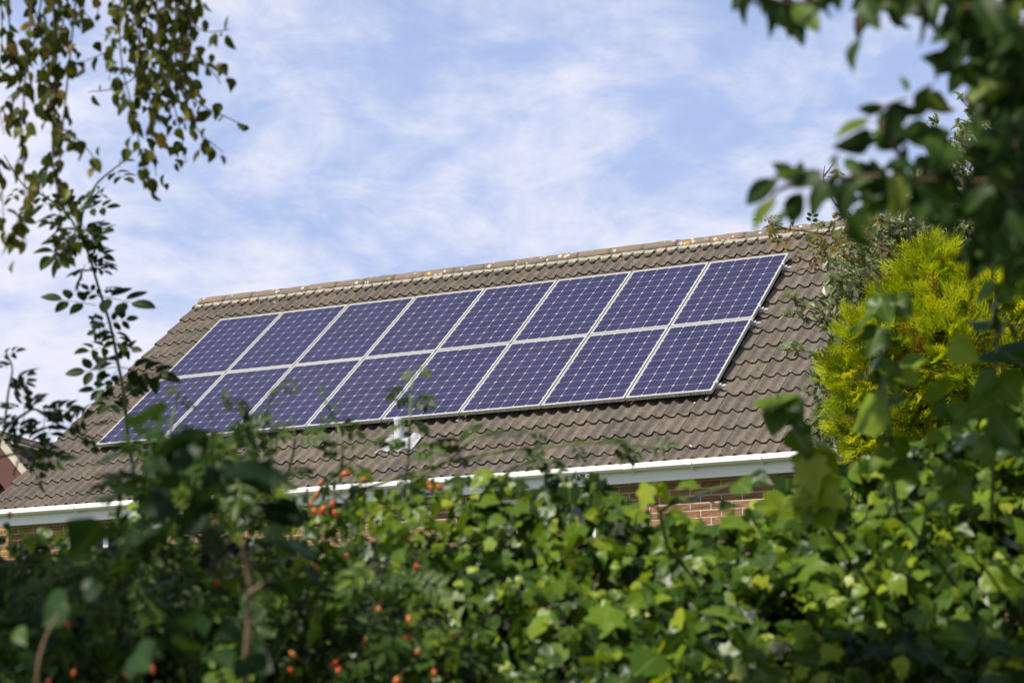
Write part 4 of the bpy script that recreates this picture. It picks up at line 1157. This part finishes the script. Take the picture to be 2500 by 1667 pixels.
for i, s in enumerate(strands):
    d_ = 4.55 + rng.uniform(-0.25, 0.25)
    P = pix_path(s, d_, 0.02)
    lead = P[0] + np.array([rng.uniform(-0.05, 0.05), rng.uniform(-0.05, 0.05), 0.45])
    P = np.vstack([path([lead, P[0]], 4)[:-1], P])
    q.tube(P, 0.0022, 0.0009, 5)
    seg = np.linalg.norm(np.diff(P, axis=0), axis=1); cum = np.concatenate([[0], np.cumsum(seg)])
    s_ = 0.0
    gap_ = 0.0058 if i < 12 else 0.0100
    while s_ < cum[-1]:
        p = np.array([np.interp(s_, cum, P[:, c]) for c in range(3)])
        skip = (i >= 12) and 0.75 < (p[2] - at(0, 620, 4.5)[2]) * 5199 / 4.5 / 100 - 2 < 1.6 and rng.random() < 0.5
        if not skip:
            off = rand_dirs(1)[0] * rng.uniform(0.004, 0.040 if i < 12 else 0.025)
            L.add((T_birch, T_oval)[rng.integers(0, 2)], p + off, np.array([rng.normal(0, 0.55), rng.normal(0, 0.4), -1.0]), np.array([rng.normal(0, 1), -0.8, rng.normal(0.3, 0.5)]), rng.uniform(0.018, 0.036) if i < 12 else rng.uniform(0.018, 0.040), np.clip(rng.beta(1.6, 2.0) + (0.1 if i >= 12 else 0), 0, 1))
        s_ += gap_ * rng.exponential(1.0) + 0.003
# crown outside the frame, leaf lumps added to shade the hedge
T_plain = (np.array([(0, 0, 0), (0.32, 0.4, 0.06), (0, 1, -0.1), (-0.32, 0.4, 0.06)], float), np.array([(0, 1, 2), (0, 2, 3)]))


def up_sun(xh, t, zh=2.0):
    return tuple(np.array([xh, 3.8, zh]) + t * Sdir)


for xh, zh in ((-0.38, 1.12), (-0.72, 1.62), (-1.1, 1.9), (-1.6, 1.9), (-2.2, 1.9)):  # unseen lumps strung along sun rays to shade the hedge's left
    for t in (2.4, 3.2, 4.1, 5.2, 6.4):
        c = np.array(up_sun(xh, t, zh)) + rng.normal(0, 0.06, 3); r = 0.42 if xh < -0.8 else 0.32; n = 420
        p = c + rand_dirs(n) * (r * rng.random(n) ** 0.4)[:, None]; p = p[out_of_view(p)]; n = len(p)
        L.add(T_plain, p, rand_dirs(n), rand_dirs(n) + np.array([0, 0, .5]), rng.uniform(0.06, 0.10, n), rng.beta(2, 2.2, n))
cc = [(up_sun(-0.80, 3.0), 0.40), (up_sun(-1.25, 3.8), 0.6), (up_sun(-0.66, 4.4), 0.30), (up_sun(-0.95, 2.6, 1.8), 0.35), (up_sun(-1.7, 3.2), 0.5), (up_sun(-0.50, 3.4, 1.72), 0.30), (up_sun(-0.28, 3.0, 1.66), 0.13), (up_sun(-0.72, 3.6, 2.15), 0.26), ((-2.9, 3.6, 5.9), 0.9), ((-3.3, 3.5, 4.9), 0.8)]  # leaf lumps sited up-sun for hedge shade, plus plain crown
for c, r in cc:
    n = int(1500 * r * r) + 140
    p = np.array(c) + rand_dirs(n) * (r * rng.random(n) ** 0.45)[:, None]; p = p[out_of_view(p)]; n = len(p)
    L.add(T_birch, p, nrm(np.stack([rng.normal(0, .5, n), rng.normal(0, .5, n), -np.ones(n)], 1)), rand_dirs(n) + np.array([0, -.3, .4]), rng.uniform(0.035, 0.06, n), rng.beta(2, 2.2, n))
q.build("twig", M_twig, birch, smooth=True, base=tb)
L.build("crown", L_birch, birch, tb)

# ------------------------------------------------------------------ apple tree: out of focus branches at the upper right
ta = np.array([2.1, 1.6, 0.0])
apple = empty("apple_tree", ta, "blurred dark branches of the nearest tree overhanging the top right corner", "tree")
q = MB()
q.tube(path([ta, (2.05, 1.6, 1.2), (1.95, 1.65, 2.2), (1.8, 1.7, 3.2), (1.7, 1.7, 4.2)], 20), 0.12, 0.04, 10, knob=0.06)
for l in [((1.95, 1.65, 2.3), (1.5, 1.95, 2.55), (1.0, 2.15, 2.45), (0.66, 2.15, 2.33)), ((1.95, 1.65, 2.1), (1.4, 2.0, 2.2), (0.9, 2.15, 2.25), (0.62, 2.15, 2.20)), ((1.8, 1.7, 3.0), (1.0, 2.0, 3.4), (0.3, 2.3, 3.3)), ((1.8, 1.7, 3.2), (1.0, 1.2, 3.9), (0.3, 1.1, 4.0))]:
    q.tube(path([np.array(p_) + (rng.normal(0, 0.02, 3) if 0 < k_ < len(l) - 1 else 0) for k_, p_ in enumerate(l)], 20), 0.017, 0.004, 7, knob=0.15)
q.build("trunk", M_bark, apple, smooth=True, base=ta)
L = Leaves(); q = MB()
AL = [(1850, -30, 1900, 55), (1890, 0, 1930, 70), (1940, 10, 1990, 60), (1960, 0, 1920, 80), (2000, 10, 1965, 62), (1900, 20, 1960, 82), (2020, -20, 2010, 40), (2050, -30, 2040, 25), (2110, 20, 2098, 75), (2098, 95, 2070, 152), (2105, 0, 2130, 50), (2150, -20, 2180, 25),
      (2180, 0, 2185, 60), (2235, 0, 2275, 92), (2210, -20, 2240, 40), (2290, -20, 2270, 50), (2300, 0, 2350, 60), (2350, 30, 2330, 138), (2340, 10, 2370, 100), (2400, 20, 2380, 110), (2390, -10, 2440, 60), (2430, 60, 2470, 150), (2450, 20, 2500, 90), (2470, 120, 2480, 210), (2440, 90, 2500, 160), (2480, 200, 2450, 290),
      (2490, 260, 2500, 350), (2130, -40, 2090, 30), (2260, -40, 2210, 20), (2470, 60, 2430, 120), (2320, -30, 2390, 30), (2495, 140, 2520, 240),
      (2215, 225, 2205, 185), (2235, 265, 2262, 222), (2258, 270, 2335, 236), (2155, 255, 2098, 276), (2125, 290, 2046, 322), (2240, 275, 2165, 270), (2190, 270, 2170, 340), (2180, 330, 2125, 345), (2200, 320, 2300, 345), (2195, 330, 2270, 310), (2130, 330, 2075, 360), (2470, 205, 2365, 232), (2440, 215, 2420, 250), (2170, 345, 2130, 310),
      (1960, 415, 1890, 425), (1950, 440, 1895, 400), (1945, 460, 1955, 400), (1900, 445, 1815, 485), (1895, 485, 1835, 545), (1940, 500, 1890, 548), (1960, 470, 1920, 540), (2010, 420, 1940, 450), (2020, 440, 1980, 510), (2040, 410, 2010, 490), (2060, 430, 2020, 400), (2080, 440, 2050, 520), (2100, 420, 2060, 390), (2120, 430, 2140, 520), (2150, 420, 2110, 480),
      (2180, 420, 2200, 510), (2170, 390, 2220, 440), (2210, 410, 2180, 460), (2240, 430, 2260, 520), (2230, 390, 2290, 420), (2270, 410, 2330, 470), (2280, 440, 2250, 500), (2310, 400, 2370, 380), (2320, 440, 2300, 540), (2340, 420, 2400, 470), (2360, 380, 2420, 420), (2380, 440, 2350, 520), (2400, 420, 2460, 450), (2420, 470, 2400, 570), (2390, 350, 2440, 330), (2330, 350, 2300, 400),
      (2450, 440, 2480, 540), (2460, 360, 2500, 300), (2480, 430, 2520, 490), (2460, 520, 2430, 600), (2480, 560, 2500, 650), (2440, 560, 2470, 640), (2490, 620, 2460, 680), (2350, 330, 2390, 290), (2420, 310, 2460, 270), (2480, 330, 2440, 390), (2100, 500, 2090, 580), (2130, 470, 2100, 560), (2300, 500, 2330, 570), (2020, 480, 1985, 440), (2260, 350, 2310, 300), (2060, 470, 2110, 430),
      (2070, 520, 2090, 590), (2380, 540, 2420, 620), (2500, 380, 2460, 440), (2440, 130, 2400, 190), (2500, 180, 2460, 250), (2420, 250, 2390, 300)]
for bx, by, tx, ty in AL:
    d_ = 2.15 + rng.uniform(-0.16, 0.2); b = at(bx, by, d_); dv = at(tx, ty, d_ + rng.uniform(-0.03, 0.03)) - b
    L.add(T_apple, b, dv, np.array([rng.normal(-0.2, 0.5), -0.8, rng.normal(0.4, 0.4)]), np.linalg.norm(dv) * 1.15, np.clip(rng.beta(1.5, 2.6) if rng.random() > 0.12 else rng.uniform(0.8, 1), 0, 1))
for cx, cy, rx, ry, n in ((2475, 330, 70, 330, 200), (2290, 445, 230, 55, 60), (2220, 300, 110, 50, 10), (2420, 60, 100, 110, 80), (2640, 280, 120, 420, 110), (2950, 200, 260, 380, 170), (3400, 100, 300, 420, 170), (2150, -60, 330, 50, 60), (2430, 480, 60, 100, 12)):
    for k in range(n):
        d_ = 2.2 + rng.uniform(-0.14, 0.25); b = at(cx + rng.uniform(-rx, rx), cy + rng.uniform(-ry, ry), d_)
        L.add(T_apple, b, np.array([rng.normal(-0.3, .7), rng.normal(0, .5), rng.normal(-0.5, .5)]), np.array([rng.normal(0, .6), -.6, rng.normal(.5, .4)]), rng.uniform(0.025, 0.045), rng.beta(1.5, 3))
for s in ([(2520, 430), (2380, 445), (2250, 440), (2100, 430), (1960, 450), (1900, 432)], [(2220, 410), (2165, 330), (2150, 270), (2215, 240)], [(2600, -20), (2500, 60), (2480, 250), (2490, 520), (2500, 660)], [(2240, -120), (2110, 0), (2100, 80), (2092, 120)], [(2200, -100), (2050, -20), (1950, 10), (1860, -10)], [(2180, 330), (2200, 270), (2260, 262)], [(2500, 20), (2380, 20), (2290, 10)], [(2010, 440), (1910, 460), (1870, 500)]):
    q.tube(pix_path(s, 2.18, 0.02), 0.0034, 0.0012, 6)
for c, r in [((-0.27, 1.77, 3.6), 0.45), ((0.1, 1.7, 3.5), 0.4), ((0.45, 1.9, 3.6), 0.5), ((1.3, 1.9, 3.7), 0.8), ((1.7, 1.7, 4.5), 1.0), ((0.9, 2.6, 3.15), 0.35), ((0.3, 1.3, 4.1), 0.5), ((1.2, 2.5, 2.9), 0.35)]:  # unseen canopy lumps added overhead to shade the near branches
    n = int(620 * r * r) + 80
    p = np.array(c) + rand_dirs(n) * (r * rng.random(n) ** 0.45)[:, None]; p = p[out_of_view(p)]; n = len(p)
    L.add(T_apple, p, nrm(np.stack([rng.normal(0, .7, n), rng.normal(0, .7, n), -0.6 * np.ones(n)], 1)), rand_dirs(n) + np.array([0, -.2, .6]), rng.uniform(0.05, 0.08, n), rng.beta(1.6, 2.6, n))
for xh, zh, r in ((1.27, 0.80, 0.32), (1.62, 1.22, 0.26), (1.78, 0.95, 0.36), (2.4, 1.3, 0.42), (3.1, 1.4, 0.42)):  # unseen lumps added up-sun to darken the hedge's lower right
    for t in (2.6, 3.4, 4.3, 5.4, 6.6):
        c = np.array(up_sun(xh, t, zh)) + rng.normal(0, 0.03, 3); n = 420
        p = c + rand_dirs(n) * (r * rng.random(n) ** 0.4)[:, None]; p = p[out_of_view(p)]; n = len(p)
        L.add(T_plain, p, rand_dirs(n), rand_dirs(n) + np.array([0, 0, .5]), rng.uniform(0.06, 0.10, n), rng.beta(1.6, 2.6, n))
for c in ((-0.1, 1.0, 3.2), (0.3, 1.2, 3.1), (0.6, 1.3, 3.0), (0.0, 0.3, 3.6), (0.8, 0.5, 3.5), (-0.2, -0.6, 3.9), (0.9, -0.6, 3.8), (-1.2, -0.5, 4.3)):  # more unseen lumps added to shade the closest apple leaves
    r = 0.45; n = 230
    p = np.array(c) + rand_dirs(n) * (r * rng.random(n) ** 0.4)[:, None]; p = p[out_of_view(p)]; n = len(p)
    L.add(T_plain, p, rand_dirs(n), rand_dirs(n) + np.array([0, 0, .5]), rng.uniform(0.06, 0.10, n), rng.beta(1.6, 2.6, n))
q.build("twig", M_twig, apple, smooth=True, base=ta)
L.build("crown", L_apple, apple, ta)

# ------------------------------------------------------------------ golden conifer
DC = 10.2
cb_ = np.array([at(2330, 900, DC)[0], DC + 0.2, 0.0])
con = empty("golden_conifer", cb_, "bright yellow green conifer with feathery sprays at the right", "conifer")
lumps = [(2275, 705, 80), (2215, 765, 68), (2155, 855, 72), (2105, 940, 74), (2122, 1038, 78), (2170, 1110, 80), (2340, 855, 145), (2430, 750, 95), (2420, 1000, 165), (2255, 955, 120), (2285, 1090, 112), (2500, 870, 130), (2550, 1050, 155), (2290, 645, 42), (2230, 875, 88), (2490, 730, 68), (2112, 822, 38), (2350, 715, 70)]
L = Leaves(); cores = []
for (cx, cy, r) in lumps:
    R = r * 1.08 * DC / FPX; c = at(cx, cy, DC + rng.uniform(-0.1, 0.12))
    n = int(260 * (r / 100) ** 2) + 45
    dd = rand_dirs(n); dd[:, 1] = -np.abs(dd[:, 1]) * 0.9 + 0.25 * rng.random(n); dd = nrm(dd)
    p = c + dd * (R * rng.uniform(0.45, 0.95, n))[:, None]
    yd = nrm(dd * 0.9 + np.array([-0.1, -0.10, 0.45]) + rng.normal(0, 0.45, (n, 3)))
    L.add(T_spray, p, yd, rand_dirs(n) * 0.9 + np.array([-0.6, -0.6, 0.35]), rng.uniform(0.085, 0.15, n), np.where(rng.random(n) < 0.07, 1.0, np.clip(rng.beta(2.0, 1.05, n), 0, 0.92)))
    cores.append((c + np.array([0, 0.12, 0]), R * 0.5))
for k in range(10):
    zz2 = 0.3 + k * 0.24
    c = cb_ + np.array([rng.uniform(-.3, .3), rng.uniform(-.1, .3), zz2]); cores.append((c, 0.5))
    n = 45; dd = rand_dirs(n); p = c + dd * 0.6
    L.add(T_spray, p, nrm(dd + np.array([0, 0, .4])), rand_dirs(n), rng.uniform(0.12, 0.2, n), rng.beta(2.4, 1.8, n) * 0.9)
L.build("foliage", L_con, con, cb_)
blob("inner_shade_mass", cores, simple("conifer_shade_core", (0.032, 0.034, 0.010), 0.95, 0.5, 20), con, cb_)  # dark core; shade between the sprays is put into its colour
q = MB(); q.tube([cb_, cb_ + np.array([0, 0, 1.5]), cb_ + np.array([0, 0, 3.2])], 0.09, 0.04, 9); q.build("trunk", M_bark, con, smooth=True, base=cb_)

# ------------------------------------------------------------------ whitebeam behind the conifer
DS = 17.0
sb = np.array([at(2330, 900, DS)[0], DS + 0.5, 0.0])
sorb = empty("whitebeam_tree", sb, "grey green whitebeam with folded serrated leaves in front of the house's right end", "tree")
q = MB(); L = Leaves()
topp = at(2420, 260, DS + 0.3)
q.tube(path([sb, sb + np.array([0.05, 0, 2.2]), 0.5 * (sb + topp) + np.array([-.1, 0, 1.2]), topp], 24), 0.10, 0.012, 9, knob=0.05)
slumps = [(2440, 300, 75), (2380, 380, 95), (2470, 420, 110), (2290, 500, 100), (2400, 520, 120), (2180, 590, 85), (2090, 650, 85), (2260, 640, 110), (2040, 770, 55), (2060, 700, 60), (2000, 900, 30), (2050, 880, 60), (2010, 1000, 45), (2040, 1060, 75), (2020, 1120, 50), (2150, 720, 90), (2480, 600, 120), (2480, 240, 55), (2180, 1000, 160), (2330, 560, 100), (2350, 760, 180), (2150, 540, 40), (2300, 430, 70)]
tips = [(1912, 722, 2040, 780), (1905, 770, 2040, 800), (1945, 745, 2030, 780), (1910, 852, 2030, 880), (1935, 845, 2020, 890), (1955, 790, 2040, 780), (1960, 955, 2030, 990), (1965, 1030, 2030, 1040), (1975, 1090, 2030, 1080), (2395, 165, 2440, 260), (2415, 175, 2450, 270), (2340, 235, 2400, 320), (2255, 300, 2330, 400), (2290, 350, 2350, 400), (2240, 420, 2300, 480), (2170, 470, 2230, 540), (2330, 300, 2390, 360), (2080, 560, 2150, 600), (2030, 640, 2090, 660), (2025, 680, 2090, 690), (2280, 290, 2290, 330), (2460, 190, 2470, 260)]
twigs = []
for (cx, cy, r) in slumps:
    for k in range(int(21 * (r / 80) ** 2) + 8):
        w_ = rng.uniform(0, 2 * PI); rr = math.sqrt(rng.random())
        x1 = cx + r * rr * math.cos(w_); y1 = cy + r * rr * math.sin(w_)
        aa = rng.uniform(-0.7, 0.4) - PI / 2 - 0.5
        Lp = rng.uniform(50, 95)
        twigs.append((x1, y1, x1 - Lp * math.cos(aa), y1 - Lp * math.sin(aa), rng.uniform(-0.35, 0.45)))
for t_ in tips: twigs.append((*t_, rng.uniform(-0.2, 0.1)))
for (x1, y1, x0, y0, dj) in twigs:
    a_ = at(x0, y0, DS + dj + 0.08); b_ = at(x1, y1, DS + dj)
    P = path([a_, 0.5 * (a_ + b_) + np.array([0, 0, 0.02]), b_], 10)
    q.tube(P, 0.0045, 0.002, 4)
    Lt = np.linalg.norm(b_ - a_)
    n = max(5, int(Lt / 0.021)); tt = rng.uniform(0.12, 1.0, n); idx = (tt * (len(P) - 1)).astype(int)
    p = P[idx]
    along = nrm(b_ - a_)
    yd = nrm(along * 0.7 + rand_dirs(n) * 0.85 + np.array([0, 0, 0.15]))
    L.add(T_sorb, p, yd, rand_dirs(n) * 0.9 + np.array([-0.25, -0.35, 0.75]), rng.uniform(0.06, 0.10, n), np.clip(rng.beta(2.0, 1.9, n), 0, 0.97))
for j in range(8):   # limbs
    cx, cy, r = slumps[(j * 3) % len(slumps)]
    s0 = sb + np.array([0.05, 0, 1.8 + 0.25 * j]); e = at(cx, cy, DS + 0.15)
    q.tube(path([s0, 0.5 * (s0 + e) + np.array([0, 0, -0.15]), e], 12), 0.03, 0.008, 6)
q.build("trunk", M_bark, sorb, smooth=True, base=sb)
L.build("crown", L_sorb, sorb, sb)
# orange berries high on the whitebeam
q = MB()
for (cx, cy) in ((2372, 252), (2380, 246), (2388, 243), (2366, 258), (2376, 262), (2385, 252), (2392, 250), (2370, 244)):
    c = at(cx + rng.normal(0, 2), cy + rng.normal(0, 2), DS - 0.2)
    n = 8; vs = []
    for j in range(5):
        for i in range(n):
            vs.append(c + 0.010 * np.array([math.sin(PI * j / 4) * math.cos(2 * PI * i / n), math.sin(PI * j / 4) * math.sin(2 * PI * i / n), math.cos(PI * j / 4)]))
    q.add(vs, [(j * n + i, (j + 1) * n + i, (j + 1) * n + (i + 1) % n, j * n + (i + 1) % n) for j in range(4) for i in range(n)])
q.build("berry_cluster", M_hip, sorb, smooth=True, base=sb)
